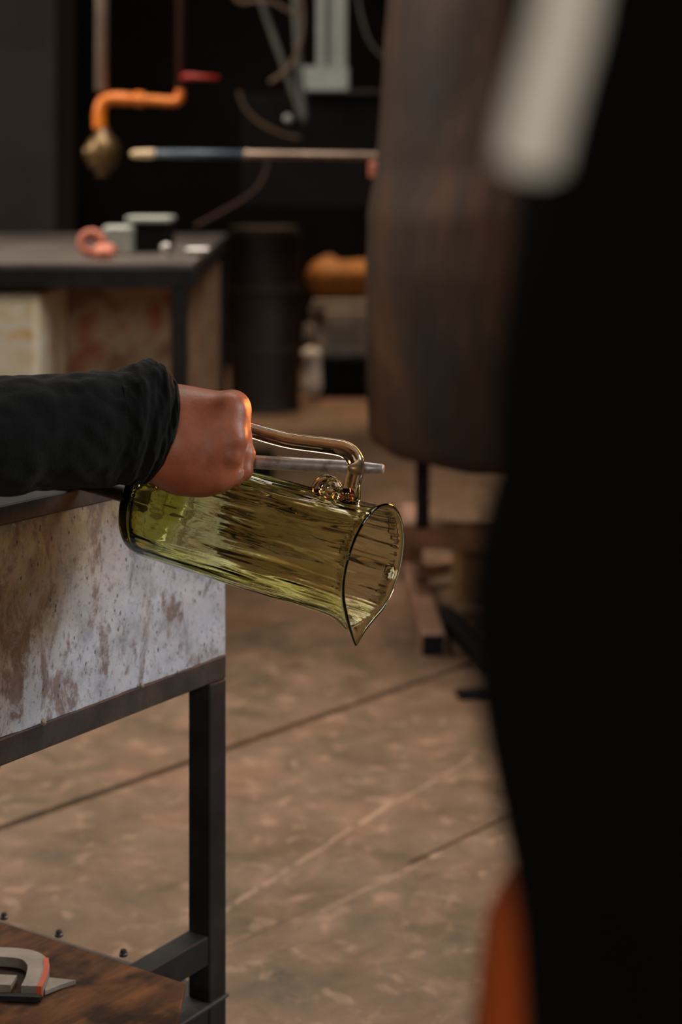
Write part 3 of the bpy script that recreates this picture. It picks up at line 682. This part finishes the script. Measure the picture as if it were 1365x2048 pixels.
# right sleeve with a loose turned cuff: rings along the forearm
def sleeve_mesh():
    fdir = (WR-EL); fdir.z = 0; fdir.normalize(); dep = Vector((-fdir.y, fdir.x, 0))   # away from the viewer
    secs = [(-215, 758, 990, -215, 1.462), (-120, 757, 996, -120, 1.485), (0, 755, 992, 0, 1.51), (70, 753, 985, 70, 1.527), (130, 751, 974, 135, 1.542), (190, 746, 970, 186, 1.556), (235, 738, 970, 216, 1.566), (262, 729, 966, 240, 1.572), (288, 724, 966, 258, 1.578), (308, 724, 964, 272, 1.583), (322, 727, 962, 281, 1.587), (328, 732, 958, 287, 1.589)]
    rings = []
    cen = []; upv = []
    for xt, yt, yb, xb, d in secs:
        top = P(xt, yt, d); bot = P(xb, yb, d); cen.append((top+bot)/2); upv.append((top-bot)/2)
    cen2 = catmull(cen, 10); up2 = catmull(upv, 10)
    wd = catmull([Vector((x,0,0)) for x in (.050,.052,.052,.051,.050,.050,.051,.052,.052,.052,.051,.049)], 10)
    S = 140; bm = bmesh.new()
    N_ = len(cen2)
    for i in range(N_):
        ring = []
        for j in range(S):
            a = 2*math.pi*j/S
            p_ = cen2[i] + up2[i]*math.sin(a) + dep*math.cos(a)*wd[i].x
            rad = (p_-cen2[i]).normalized()
            s = i/(N_-1)
            # folds: rings gathered at the wrist plus long soft creases
            fold = 0.0022*math.sin(s*34 + 1.3*math.sin(a*2+1) + 2*noise.noise((math.cos(a)*1.2, math.sin(a)*1.2, s*3)))*max(0, min(1, (s-0.42)/0.18))*(0.6+0.6*noise.noise((math.cos(a)*1.5+4, math.sin(a)*1.5, s*7)))
            fold += 0.0042*noise.noise((math.cos(a)*1.3, math.sin(a)*1.3, s*9+2)) + 0.002*noise.noise((math.cos(a)*4, math.sin(a)*4, s*26))
            if s > 0.97: fold *= 0.6
            ring.append(p_ + rad*fold)
        rings.append(ring)
    # rolled hem and lining going back inside
    fd = (cen2[-1]-cen2[-4]).normalized()
    last = rings[-1]; c = cen2[-1]
    for k_, (o_, r_) in enumerate(((0.0022, -0.0008), (0.0030, -0.0030), (0.0018, -0.0056), (-0.004, -0.0068), (-0.03, -0.0085), (-0.05, -0.012))):
        rings.append([p_ + fd*o_ + (p_-c).normalized()*r_ for p_ in last])
    vr = [[bm.verts.new(p_) for p_ in r] for r in rings]
    for a, b in zip(vr, vr[1:]):
        for j in range(S): bm.faces.new((a[j], a[(j+1)%S], b[(j+1)%S], b[j]))
    bm.faces.new(vr[0][::-1])
    bmesh.ops.recalc_face_normals(bm, faces=bm.faces[:]); return bm
bm = bmesh.new(); bmesh.ops.create_uvsphere(bm, u_segments=14, v_segments=10, radius=1.0)
for v_ in bm.verts: v_.co = P(478, 949, 1.5775) + Matrix.Rotation(0.6, 3, 'Y') @ Vector((v_.co.x*0.0044, v_.co.y*0.0016, v_.co.z*0.0060))
obj('fingernail', bm, 'nail', per, smooth=True)
obj('sleeve', sleeve_mesh(), 'sleeve_knit', per, smooth=True)

# ================================================================== NEAR PERSON AT THE RIGHT EDGE
NX, NY = 0.232, 0.52
S0 = Vector((NX, NY, 0)); f2 = Vector((0.25, 0.97, 0)).normalized(); s2 = Vector((1,0,0))
pel = S0+Vector((0,0,.92)); che = S0+Vector((0.02,0,1.30)); nec = S0+Vector((.02,0,1.47)); hea = S0+Vector((.02,.02,1.62))
pb_ = [cap(pel-s2*.06, pel+s2*.06, .115, .115), cap(pel, che, .12, .13), cap(pel-s2*.04, che-s2*.09, .10, .11), cap(pel+s2*.04, che+s2*.09, .10, .11), cap(che, nec, .10, .055), cap(nec, hea-Vector((0,0,.06)), .053, .05)]
arm2 = []
for k in (-1, 1):
    hip = pel+s2*k*.085; kn = Vector((NX+k*.095+0.01, NY+.01, .48)); an = Vector((NX+k*.10+0.01, NY-.01, .09)); 
    shd = che+s2*k*.20+Vector((0,0,.08)); el2 = shd+s2*(k*.05)+Vector((0,.21,-.11)) ; wr2 = el2 + Vector((-k*.20,.10,.06))
    pb_ += [cap(hip, kn, .085, .056), cap(kn, an, .054, .038), cap(an, an+f2*.15-Vector((0,0,.045)), .042, .032), cap(che+s2*k*.1+Vector((0,0,.07)), shd, .075, .058), cap(shd, el2, .052, .042), cap(el2, wr2, .042, .028)]
    pb_ += hand_prims(wr2, Vector((-k*.9,.43,.1)), Vector((0,-1,0)), Vector((0,0,1)))
    arm2.append((hip, kn, an, shd, el2, wr2))
pb_ += head(hea, f2, 1.0)
p2 = obj('person', to_mesh('person', [surfnet(pb_, 0.0095, 0.03)]), 'skin', smooth=True)
tag(p2, 'blurred person in black clothes standing close at the right edge', 'person')
eyes(p2, hea, f2); hair_cap(p2, hea, f2)
o2 = 0.013
to2 = [cap(pel+Vector((0,0,.05))-s2*.055, pel+Vector((0,0,.05))+s2*.055, .115+o2, .115+o2), cap(pel+Vector((0,0,.05)), che, .12+o2, .13+o2), cap(pel-s2*.045, che-s2*.09, .11+o2, .11+o2), cap(pel+s2*.045, che+s2*.09, .11+o2, .11+o2), cap(che, nec-Vector((0,0,.05)), .115, .075)]
for hip, kn, an, shd, el2, wr2 in arm2:
    sx = 1 if hip.x > NX else -1
    to2 += [cap(che+s2*sx*.1+Vector((0,0,.07)), shd, .09, .072), cap(shd, el2, .066, .055), cap(el2, el2.lerp(wr2, .9), .055, .042)]
obj('shirt', to_mesh('shirt', [surfnet(to2, 0.0095, 0.03)]), 'black_cloth', p2, smooth=True)
tr = [cap(pel-s2*.065, pel+s2*.065, .122, .122)]
for hip, kn, an, shd, el2, wr2 in arm2: tr += [cap(hip, kn, .10, .07), cap(kn, an, .068, .058)]
obj('trousers', to_mesh('trousers', [surfnet(tr, 0.0095, 0.03)]), 'black_cloth', p2, smooth=True)
for hip, kn, an, shd, el2, wr2 in arm2:
    sh = [cap(an-Vector((0,0,.02)), an+f2*0.03-Vector((0,0,.035)), .050, .048), cap(an-Vector((0,0,.045))-f2*0.02, an+f2*0.17-Vector((0,0,.048)), .042, .038)]
    obj('shoe', to_mesh('shoe', [surfnet(sh, 0.008, 0.02, [((0,0,0.002), (0,0,-1))])]), 'shoe', p2, smooth=True)
# pale strip of cloth hanging over the black shirt
DT = 0.352
cl = [P(1160, -160, DT), P(1148, -60, DT), P(1128, 50, DT), P(1104, 140, DT), P(1080, 230, DT), P(1064, 300, DT), P(1056, 345, DT)]
cl = catmull(cl, 6); bm = bmesh.new()
wds = [0.0130]*(len(cl)-4)+[0.0126, 0.0112, 0.0092, 0.006]
rows = []
for i, p_ in enumerate(cl):
    d = (cl[min(i+1,len(cl)-1)]-cl[max(i-1,0)]).normalized(); sd = Vector((0,-1,0)).cross(d).normalized()
    ring = []
    for j in range(12):
        a = 2*math.pi*j/12; ring.append(bm.verts.new(p_ + sd*math.cos(a)*wds[i]/2*1.0 + Vector((0,1,0))*math.sin(a)*0.0022))
    rows.append(ring)
for a, b in zip(rows, rows[1:]):
    for j in range(12): bm.faces.new((a[j], a[(j+1)%12], b[(j+1)%12], b[j]))
bm.faces.new(rows[0][::-1]); bm.faces.new(rows[-1]); bmesh.ops.recalc_face_normals(bm, faces=bm.faces[:])
ti = obj('cloth_strip', bm, 'tie_cloth', p2, smooth=True); ti['label'] = 'pale grey strip hanging over the black shirt'
# orange cloth hanging behind the hip
oc = [cap((0.090, 0.60, 0.785), (0.092, 0.61, 0.72), .042, .050), cap((0.105, 0.60, 0.815), (0.112, 0.60, 0.64), .030, .055), cap((0.09, 0.615, 0.73), (0.10, 0.62, 0.62), .030, .040)]
tag(obj('orange_cloth', to_mesh('orange_cloth', [surfnet(oc, 0.006, 0.02)]), 'orange_cloth', smooth=True), 'blurred orange cloth hanging beside the near black-clothed person at the bottom', 'cloth')

# ================================================================== BACKGROUND
# steel table
ZT = 0.864
tb = thing('steel_table', 'dark steel work table in the background at the left', 'table', (-1.25, 5.2, 0))
tv = [Vector((-2.4, 4.0, 0)), Vector((-0.34, 4.0, 0)), Vector((-0.415, 6.4, 0)), Vector((-2.4, 6.4, 0))]
obj('table_top', poly_prism(tv, ZT-0.012, ZT), 'table_steel', tb)
for a, b in ((0,1),(1,2),(2,3),(3,0)):
    ctr = Vector((-1.3, 5.2, 0)); pa_ = tv[a]+(ctr-tv[a]).normalized()*0.03; pb2 = tv[b]+(ctr-tv[b]).normalized()*0.03
    bm = bmesh.new(); bar(bm, pa_+Vector((0,0,ZT-0.0335)), pb2+Vector((0,0,ZT-0.0335)), 0.04, 0.042, bev=0.002); obj('apron_rail', bm, 'black_steel', tb)
for q_ in ((-0.372, 4.03), (-0.436, 6.36), (-2.36, 4.03), (-2.36, 6.36)):
    obj('leg', B((q_[0]-0.018, q_[1]-0.018, 0), (q_[0]+0.018, q_[1]+0.018, ZT-0.055), 0.002), 'black_steel', tb)
# items on the table
def ring_mesh(c, R, r, mat_rot):
    bm = bmesh.new(); pts = [c + mat_rot @ Vector((R*math.cos(2*math.pi*i/28), R*math.sin(2*math.pi*i/28), 0)) for i in range(28)]
    rings = []
    for i, p_ in enumerate(pts):
        rad = (p_-c).normalized(); ax_ = mat_rot @ Vector((0,0,1))
        rings.append([bm.verts.new(p_ + (rad*math.cos(2*math.pi*k/12)+ax_*math.sin(2*math.pi*k/12)*1.8)*r) for k in range(12)])
    for i in range(28):
        a, b = rings[i], rings[(i+1)%28]
        for k in range(12): bm.faces.new((a[k], a[(k+1)%12], b[(k+1)%12], b[k]))
    bmesh.ops.recalc_face_normals(bm, faces=bm.faces[:]); return bm
dd = 4.35
def on_table(px, d): v_ = P(px, 500, d); v_.z = ZT; return v_
c = on_table(183, 4.3)+Vector((0,0,0.038))
tag(obj('tape_roll', ring_mesh(c, 0.024, 0.0115, Matrix.Rotation(math.radians(80), 3, 'X') @ Matrix.Identity(3)), 'pink_clay', smooth=True), 'pinkish orange ring standing on the steel table', 'ring')
c = on_table(208, 4.26)
tag(obj('clay_lump', to_mesh('clay_lump', [surfnet([cap(c+Vector((-.012,0,.018)), c+Vector((.012,.01,.02)), .018, .018), cap(c+Vector((.0,-.02,.014)), c+Vector((.012,-.02,.014)), .014, .014)], 0.004, 0.01)]), 'pink_clay', smooth=True), 'small pinkish lump beside the ring on the steel table', 'lump')
c = on_table(238, 4.5)
tag(obj('pale_block', B(c+Vector((-.036,-.05,.0005)), c+Vector((.034,.06,.075)), 0.006), 'pale_metal'), 'pale grey block between the pink ring and the dark box', 'block')
c = on_table(303, 4.7)
bx_ = thing('dark_box', 'dark box with a pale lid on the steel table', 'box', c)
obj('box_body', B(c+Vector((-.056,-.08,.0005)), c+Vector((.054,.08,.080)), 0.004), 'dark_machine', bx_)
obj('lid', B(c+Vector((-.060,-.084,.0805)), c+Vector((.058,.084,.096)), 0.004), 'pale_metal', bx_)
for px, dpt, r, mt, nm, lb in ((333, 4.3, 0.014, 'steel_bright', 'steel_ball', 'small shiny steel ball on a foot in front of the dark box'), ):
    c = on_table(px, dpt); bm = bmesh.new(); lathe(bm, [(.010,0.0005),(.011,.004),(.007,.008),(.008,.012),(.0135,.018),(.015,.026),(.012,.034),(.005,.038)], c, 20)
    tag(obj(nm, bm, mt, smooth=True), lb, 'ball')
c = on_table(396, 4.45)
tag(obj('steel_weight', to_mesh('w', [surfnet([cap(c+Vector((-.022,0,.011)), c+Vector((.022,.01,.011)), .010, .010)], 0.003, 0.01)]), 'steel_bright', smooth=True), 'small bright metal piece near the corner of the steel table', 'metal piece')

# bins under the table
bn = thing('rusty_bin', 'rusty brown sheet-metal bin under the steel table', 'bin', (-0.57, 5.1, 0))
x0, x1, y0, y1 = -0.735, -0.398, 4.5, 5.75
obj('front_panel', B((x0, y0, 0.02), (x1, y0+0.006, 0.79), 0.002), 'bin_rust', bn)
obj('side_panel', B((x1-0.006, y0+0.0065, 0.02), (x1, y1, 0.79), 0.002), 'bin_rust', bn)
obj('side_panel', B((x0, y0+0.0065, 0.02), (x0+0.006, y1, 0.79), 0.002), 'bin_rust', bn)
obj('back_panel', B((x0+0.0065, y1-0.006, 0.02), (x1-0.0065, y1, 0.79), 0.002), 'bin_rust', bn)
obj('bottom_panel', B((x0, y0, 0.0), (x1, y1, 0.0195), 0.002), 'rust_post', bn)
obj('corner_post', B((x0-0.034, y0-0.006, 0.0), (x0-0.001, y0+0.03, 0.79), 0.002), 'rust_post', bn)
obj('lid', B((x0, y0, 0.7905), (x1, y1, 0.798), 0.002), 'rust_post', bn)
cb = thing('cream_cabinet', 'cream enamelled cabinet with rust spots under the table at the left edge', 'cabinet', (-1.0, 4.27, 0))
obj('cabinet_body', B((-1.30, 4.072, 0.03), (-0.702, 4.48, 0.79), 0.008), 'cream_rust', cb)
cdoor = obj('door', B((-1.28, 4.06, 0.06), (-0.712, 4.0715, 0.775), 0.004), 'cream_rust', cb)
for sx in (-1.27, -0.76):
    for sy in (4.12, 4.42): obj('foot', B((sx, sy, 0), (sx+0.03, sy+0.03, 0.0295), 0.002), 'black_steel', cb)
obj('door_handle', T([P(-60, 560, 4.059)+Vector((0,-.012,.0)), P(-60, 640, 4.059)+Vector((0,-.012,0))], 0.006, 10), 'bolt_steel', cdoor)
# block on the floor behind the hand
tag(obj('steel_block', B((-0.42, 6.05, 0.0), (-0.243, 6.35, 0.085), 0.004), 'dark_machine'), 'dark block on the floor behind the fist and rod', 'block')

# dark barrel
bm = bmesh.new()
pr_ = [(.155,0),(.168,.006),(.166,.02),(.163,.03),(.164,.26),(.172,.27),(.172,.285),(.164,.295),(.164,.54),(.172,.55),(.172,.565),(.164,.575),(.163,.80),(.168,.81),(.166,.825),(.150,.826)]
bc_ = Vector((-0.352, 8.1, 0))
br = thing('steel_barrel', 'dark ribbed steel barrel right of the background table', 'barrel', bc_)
lathe(bm, pr_, bc_, 40); obj('barrel_body', bm, 'barrel', br, smooth=False)
bm = bmesh.new(); lathe(bm, [(.15,.8265),(.158,.828),(.158,.842),(.13,.846),(.0,.847)][:4], bc_, 40); obj('lid', bm, 'barrel', br)
# pile of slabs with a yellow sack
sb_ = tag(obj('dark_plinth', B((-0.16, 8.5, 0), (0.45, 9.1, 0.20), 0.01), 'dark_machine'), 'dark plinth carrying the grey slabs', 'plinth')
ys = 0.2005
for i, (rz, th_, xx, lb) in enumerate(((0.06, 0.075, 0.14, 'lowest grey slab in the background pile'), (-0.12, 0.07, 0.11, 'second lowest grey slab in the background pile'), (0.2, 0.075, 0.15, 'third grey slab from the floor in the background pile'), (-0.05, 0.05, 0.14, 'thin grey board directly under the yellow sack'))):
    m_ = Matrix.Translation((xx, 8.78, ys)) @ Matrix.Rotation(rz, 4, 'Z')
    tag(obj('grey_slab', B((-.27,-.22,0), (.27,.22,th_), 0.006, m_), 'grey_slab'), lb, 'slab', 'grey slabs in the background pile'); ys += th_+0.001
sk = [cap((-.08,8.70,ys+.10), (.09,8.70,ys+.10), .095, .09), cap((-.09,8.78,ys+.09), (.12,8.8,ys+.095), .085, .085), cap((-.04,8.72,ys+.13), (-.06,8.72,ys+.185), .05, .022), cap((.07,8.72,ys+.13), (.10,8.72,ys+.18), .045, .02)]
v_, q_ = surfnet(sk, 0.008, 0.03, [((0,0,ys+0.001), (0,0,-1))])
for i in range(len(v_)): v_[i, 2] += 0.012*noise.noise(Vector(v_[i])*14)*(v_[i,2] > ys+0.03)
tag(obj('yellow_sack', to_mesh('yellow_sack', [(v_, q_)]), 'yellow_sack', smooth=True), 'crumpled yellow sack lying on the grey slabs', 'sack')
wb = [cap((-0.150, 8.36, 0.225), (-0.13, 8.37, 0.225), .04, .036), cap((-0.14,8.36,0.08), (-0.135, 8.37, 0.18), .05, .04)]
v_, q_ = surfnet(wb, 0.006, 0.02, [((0,0,0.001), (0,0,-1))])
tag(obj('white_bundle', to_mesh('white_bundle', [(v_, q_)]), 'white_cloth', smooth=True), 'small pale bundle in front of the grey slabs', 'bundle')

# pillar at the left
pl_ = struct('wall_pillar', B((-1.62, 7.0, 0), (-1.135, 7.45, 4.0), 0.01), 'pillar_paint')
# dark furnace housing in the back
fh = thing('furnace_housing', 'dark furnace housing filling the back of the workshop', 'furnace', (-0.1, 7.0, 0))
obj('housing_body', B((-0.37, 6.5, 0.95), (0.85, 7.6, 1.378), 0.01), 'dark_machine', fh)
obj('top_plate', B((-0.20, 6.46, 1.3785), (0.88, 7.62, 1.392), 0.003), 'barrel', fh)
for sx in (0.2, 0.78):
    for sy in (7.2, 7.5): obj('leg', B((sx, sy, 0), (sx+0.05, sy+0.05, 0.9495), 0.003), 'dark_machine', fh)
c = P(650, 160, 6.75)
gp = thing('grey_bracket', 'pale grey metal upright with block base on the dark furnace housing', 'bracket', Vector((c.x, 6.75, 1.3925)))
obj('base_block', B((P(600,0,6.75).x, 6.68, 1.3925), (P(698,0,6.75).x, 6.82, 1.494), 0.006), 'pale_metal', gp)
obj('upright', B((P(634,0,6.75).x, 6.70, 1.4945), (P(652,0,6.75).x, 6.80, 2.1), 0.004), 'pale_metal', gp)
obj('upright', B((P(656,0,6.75).x, 6.72, 1.4945), (P(694,0,6.75).x, 6.80, 2.1), 0.004), 'pale_metal', gp)
# hoses and struts above the furnace
def px_tube(name, pts, d, r, mat, parent=None, seg=10):
    q_ = catmull([P(a, b, d) for a, b in pts], 6); return obj(name, T(q_, r, seg), mat, parent, smooth=True)
tag(px_tube('hanging_hose', [(570, -1290), (580, -700), (590, -250), (596, -60), (606, 30), (600, 90), (578, 135), (540, 165)], 6.2, 0.008, 'cable_brown'), 'thin brown hose hanging above the dark furnace', 'hose')
tag(px_tube('hose_loop', [(440, -1300), (445, -700), (448, -250), (456, -60), (475, 0), (510, 2), (545, 4), (575, 20), (600, 30)], 6.15, 0.007, 'cable_brown'), 'brown hose drooping in at the top of the picture', 'hose')
tag(px_tube('drooping_cable', [(478, 183), (490, 215), (520, 245), (565, 268), (602, 276)], 6.492, 0.006, 'cable_brown'), 'drooping brown cable on the front of the furnace housing', 'cable')
st_ = thing('leaning_strut', 'grey V-shaped strut reaching down to the dark furnace housing', 'strut', P(612, 245, 6.35))
px_tube('strut_bar', [(105, -1235), (312, -620), (440, -250), (522, 0), (566, 125), (606, 240)], 6.4, 0.012, 'cable_grey', st_)
px_tube('strut_bar', [(560, -1240), (575, -620), (585, -250), (591, 0), (598, 120), (609, 245)], 6.38, 0.014, 'cable_grey', st_)
c = P(577, 237, 6.49); bm = bmesh.new(); bmesh.ops.create_uvsphere(bm, u_segments=16, v_segments=10, radius=0.017)
for v_ in bm.verts: v_.co = Vector((v_.co.x, v_.co.y*0.6, v_.co.z))+c
tag(obj('brass_knob', bm, 'steel_bright', smooth=True), 'small round shiny knob on the furnace housing', 'knob')
tag(px_tube('curved_wire', [(690, -1290), (700, -700), (708, -250), (714, -40), (725, 40), (748, 95), (800, 140)], 6.2, 0.004, 'cable_grey'), 'thin grey wire curving down beside the pale upright', 'wire')

# gas pipe
D5 = 5.5
gs = thing('gas_pipe', 'grey and orange gas pipe with red valve lever and round valve', 'pipe', P(203, 255, D5))
obj('riser', T([P(206, -1560, D5), P(203, 182, D5)], 0.019, 18), 'pipe_grey', gs, smooth=True)
el_ = catmull([P(200, 258, D5), P(200, 225, D5), P(208, 203, D5), P(228, 197, D5), P(262, 199, D5)], 6)
obj('orange_elbow', T(el_, 0.0205, 18), 'gas_orange', gs, smooth=True)
el_ = catmull([P(262, 199, D5), P(300, 200, D5), P(346, 203, D5), P(359, 197, D5), P(361, 180, D5)], 6)
obj('orange_run', T(el_, 0.0155, 18), 'gas_orange', gs, smooth=True)
obj('coupling', T([P(268, 198, D5), P(271, 198, D5), P(287, 199, D5), P(290, 199, D5)], [0.018, 0.023, 0.023, 0.018], 8), 'gas_orange', gs)
obj('upper_pipe', T([P(361, 181, D5), P(361, -1560, D5)], 0.0135, 16), 'pipe_brown', gs, smooth=True)
lv = obj('valve_lever', T([P(366, 155, D5-0.02), P(374, 153, D5-0.03), P(395, 154, D5-0.03), P(438, 156, D5-0.03)], [0.009, 0.0105, 0.0085, 0.006], 12), 'red_paint', gs, smooth=True)
bm = bmesh.new(); c = P(206, 305, D5)
lathe(bm, [(.018,.078),(.022,.06),(.034,.05),(.050,.03),(.056,.0),(.050,-.03),(.036,-.05),(.02,-.058)], c, 24)
rv = obj('round_valve', bm, 'valve_brass', gs, smooth=True)
obj('valve_port', T([P(188, 305, D5-0.02), P(168, 305, D5-0.03)], [0.02, 0.017], 14), 'valve_brass', rv, smooth=True)
obj('valve_port', T([P(206, 335, D5), P(206, 353, D5)], [0.022, 0.02], 14), 'valve_brass', rv, smooth=True)

# blowpipe lying level behind the drum
D4 = 4.78
bw = thing('blowpipe', 'long steel blowpipe with blue section and pale tip, level behind the drum', 'blowpipe', P(500, 310, D4))
obj('tip', T([P(262, 308, D4), P(268, 308, D4), P(300, 308, D4), P(311, 307, D4)], [0.006, 0.010, 0.012, 0.0105], 16), 'pale_wood', bw, smooth=True)
obj('blue_section', T([P(311, 307, D4), P(490, 309, D4)], 0.0105, 16), 'blue_paint', bw, smooth=True)
obj('tube', T([P(490, 309, D4), P(496, 309, D4), P(500, 309, D4), P(1500, 322, D4)], [0.0125, 0.0125, 0.0105, 0.0105], 16), 'pipe_steel', bw, smooth=True)
obj('clamp', B(P(738, 356, D4)+Vector((0,-.02,0)), P(762, 324, D4)+Vector((0,.02,0)), 0.004), 'pink_clay', bw)
px_ = P(1400, 0, D4).x
obj('holder_post', B((px_-0.02, D4-0.02, 0), (px_+0.02, D4+0.02, P(1400, 336, D4).z), 0.003), 'black_steel', bw)
tag(px_tube('red_cable', [(536, 318), (530, 350), (505, 385), (450, 420), (390, 452)], 6.0, 0.005, 'pipe_brown'), 'dark red cable curving down behind the blowpipe', 'cable')

# drum
DC = Vector((0.682, 4.05, 0))
dr_ = thing('furnace_drum', 'tall rusty brown drum furnace standing in the middle distance', 'furnace', DC)
prf = [(.10,.452),(.608,.452),(.616,.455),(.620,.464),(.621,.58),(.624,.75),(.626,.85),(.620,.98),(.602,1.08),(.592,1.2),(.582,1.35),(.573,1.5),(.570,1.75),(.55,1.78),(.1,1.785)]
prf2 = []
for a, b in zip(prf, prf[1:]):
    for i in range(5): prf2.append((a[0]+(b[0]-a[0])*i/5, a[1]+(b[1]-a[1])*i/5))
prf2.append(prf[-1])
bm = bmesh.new(); lathe(bm, prf2, DC, 110, wob=lambda a, z: 0.008*noise.noise((math.cos(a)*3, math.sin(a)*3, z*4)) + 0.004*noise.noise((math.cos(a)*9, math.sin(a)*9, z*9)))
for v_ in bm.verts:
    if v_.co.z < 0.5: v_.co.z += 0.012*noise.noise((v_.co.x*7, v_.co.y*7, 1))
obj('drum_shell', bm, 'drum_rust', dr_, smooth=True)
for z_ in (1.62,):
    bm = bmesh.new(); R_ = 0.582
    pts = [DC+Vector((R_*math.cos(2*math.pi*i/64), R_*math.sin(2*math.pi*i/64), z_)) for i in range(65)]
    rr = []
    for i in range(64):
        a = 2*math.pi*i/64; e = Vector((math.cos(a), math.sin(a), 0))
        rr.append([bm.verts.new(DC+e*(R_+k_)+Vector((0,0,z_+l_))) for k_, l_ in ((-.02,-.014),(0,-.014),(0,.014),(-.02,.014))])
    for i in range(64):
        for k_ in range(4): bm.faces.new((rr[i][k_], rr[i][(k_+1)%4], rr[(i+1)%64][(k_+1)%4], rr[(i+1)%64][k_]))
    bmesh.ops.recalc_face_normals(bm, faces=bm.faces[:]); obj('band', bm, 'drum_rust', dr_, smooth=False)
# stand under the drum
sd_ = thing('drum_stand', 'low brown steel stand under the rusty drum', 'stand', (0.45, 4.2, 0))
zc = 0.155
for x_, y_ in ((0.196, 4.2), (0.92, 4.2)):
    obj('upright', B((x_-0.016, y_-0.016, 0.222), (x_+0.016, y_+0.016, 0.446), 0.002), 'black_steel', sd_)
bm = bmesh.new(); bar(bm, P(795, 1066, 4.3), P(1250, 1090, 4.02), 0.05, 0.062, bev=0.003); obj('cross_beam', bm, 'stand_brown', sd_)
a = P(800, 1100, 4.62)
obj('short_leg', B((a.x, 4.60, 0.0), (a.x+0.05, 4.66, 0.152), 0.003), 'black_steel', sd_)
bm = bmesh.new(); bar(bm, (a.x+0.025, 4.33, 0.130), (a.x+0.025, 4.655, 0.1745), 0.045, 0.044, bev=0.002); obj('rear_arm', bm, 'stand_brown', sd_)
q0 = on_plane(824, 1138, 0.0255); q1 = on_plane(867, 1290, 0.0255)
bm = bmesh.new(); bar(bm, q0, q1, 0.054, 0.050, bev=0.003); ft = obj('foot_beam', bm, 'stand_brown', sd_)
dq = (q1-q0).normalized(); bm = bmesh.new(); bar(bm, q1+dq*0.0005, q1+dq*0.0015, 0.048, 0.044); obj('end_shade_plate', bm, 'painted_hole', ft)  # black plate on the solid end stands in for the tube's shaded hollow
bm = bmesh.new(); bar(bm, on_plane(845, 1142, 0.05)+Vector((0,0,0)), on_plane(985, 1118, 0.05), 0.035, 0.035, bev=0.002); obj('floor_bar', bm, 'stand_brown', sd_)
bm = bmesh.new(); bar(bm, on_plane(880, 1226, 0.018), on_plane(1000, 1330, 0.018), 0.05, 0.034, bev=0.002); obj('foot_beam', bm, 'black_steel', sd_)
for x_, y_ in ((0.92, 4.05), (0.80, 3.55), (0.22, 3.62)):
    pass
obj('rear_leg', B((0.90, 4.0, 0), (0.95, 4.06, 0.152), 0.003), 'stand_brown', sd_)
# tan canister by the stand
c = Vector((0.33, 4.42, 0)); bm = bmesh.new()
lathe(bm, [(.045,0),(.05,.004),(.05,.14),(.047,.15),(.049,.158),(.044,.164),(.02,.166)], c, 28)
tag(obj('tan_canister', bm, 'tan_paint', smooth=False), 'small tan canister standing beside the drum stand', 'canister')
# dark flat piece on the floor
m_ = Matrix.Translation((0.292, 3.58, 0)) @ Matrix.Rotation(0.1, 4, 'Z')
tag(obj('dark_floor_piece', B((-.055,-.03,0), (.2,.03,.008), 0.002, m_), 'dark_machine'), 'dark flat piece on the floor beside the near person', 'plate')
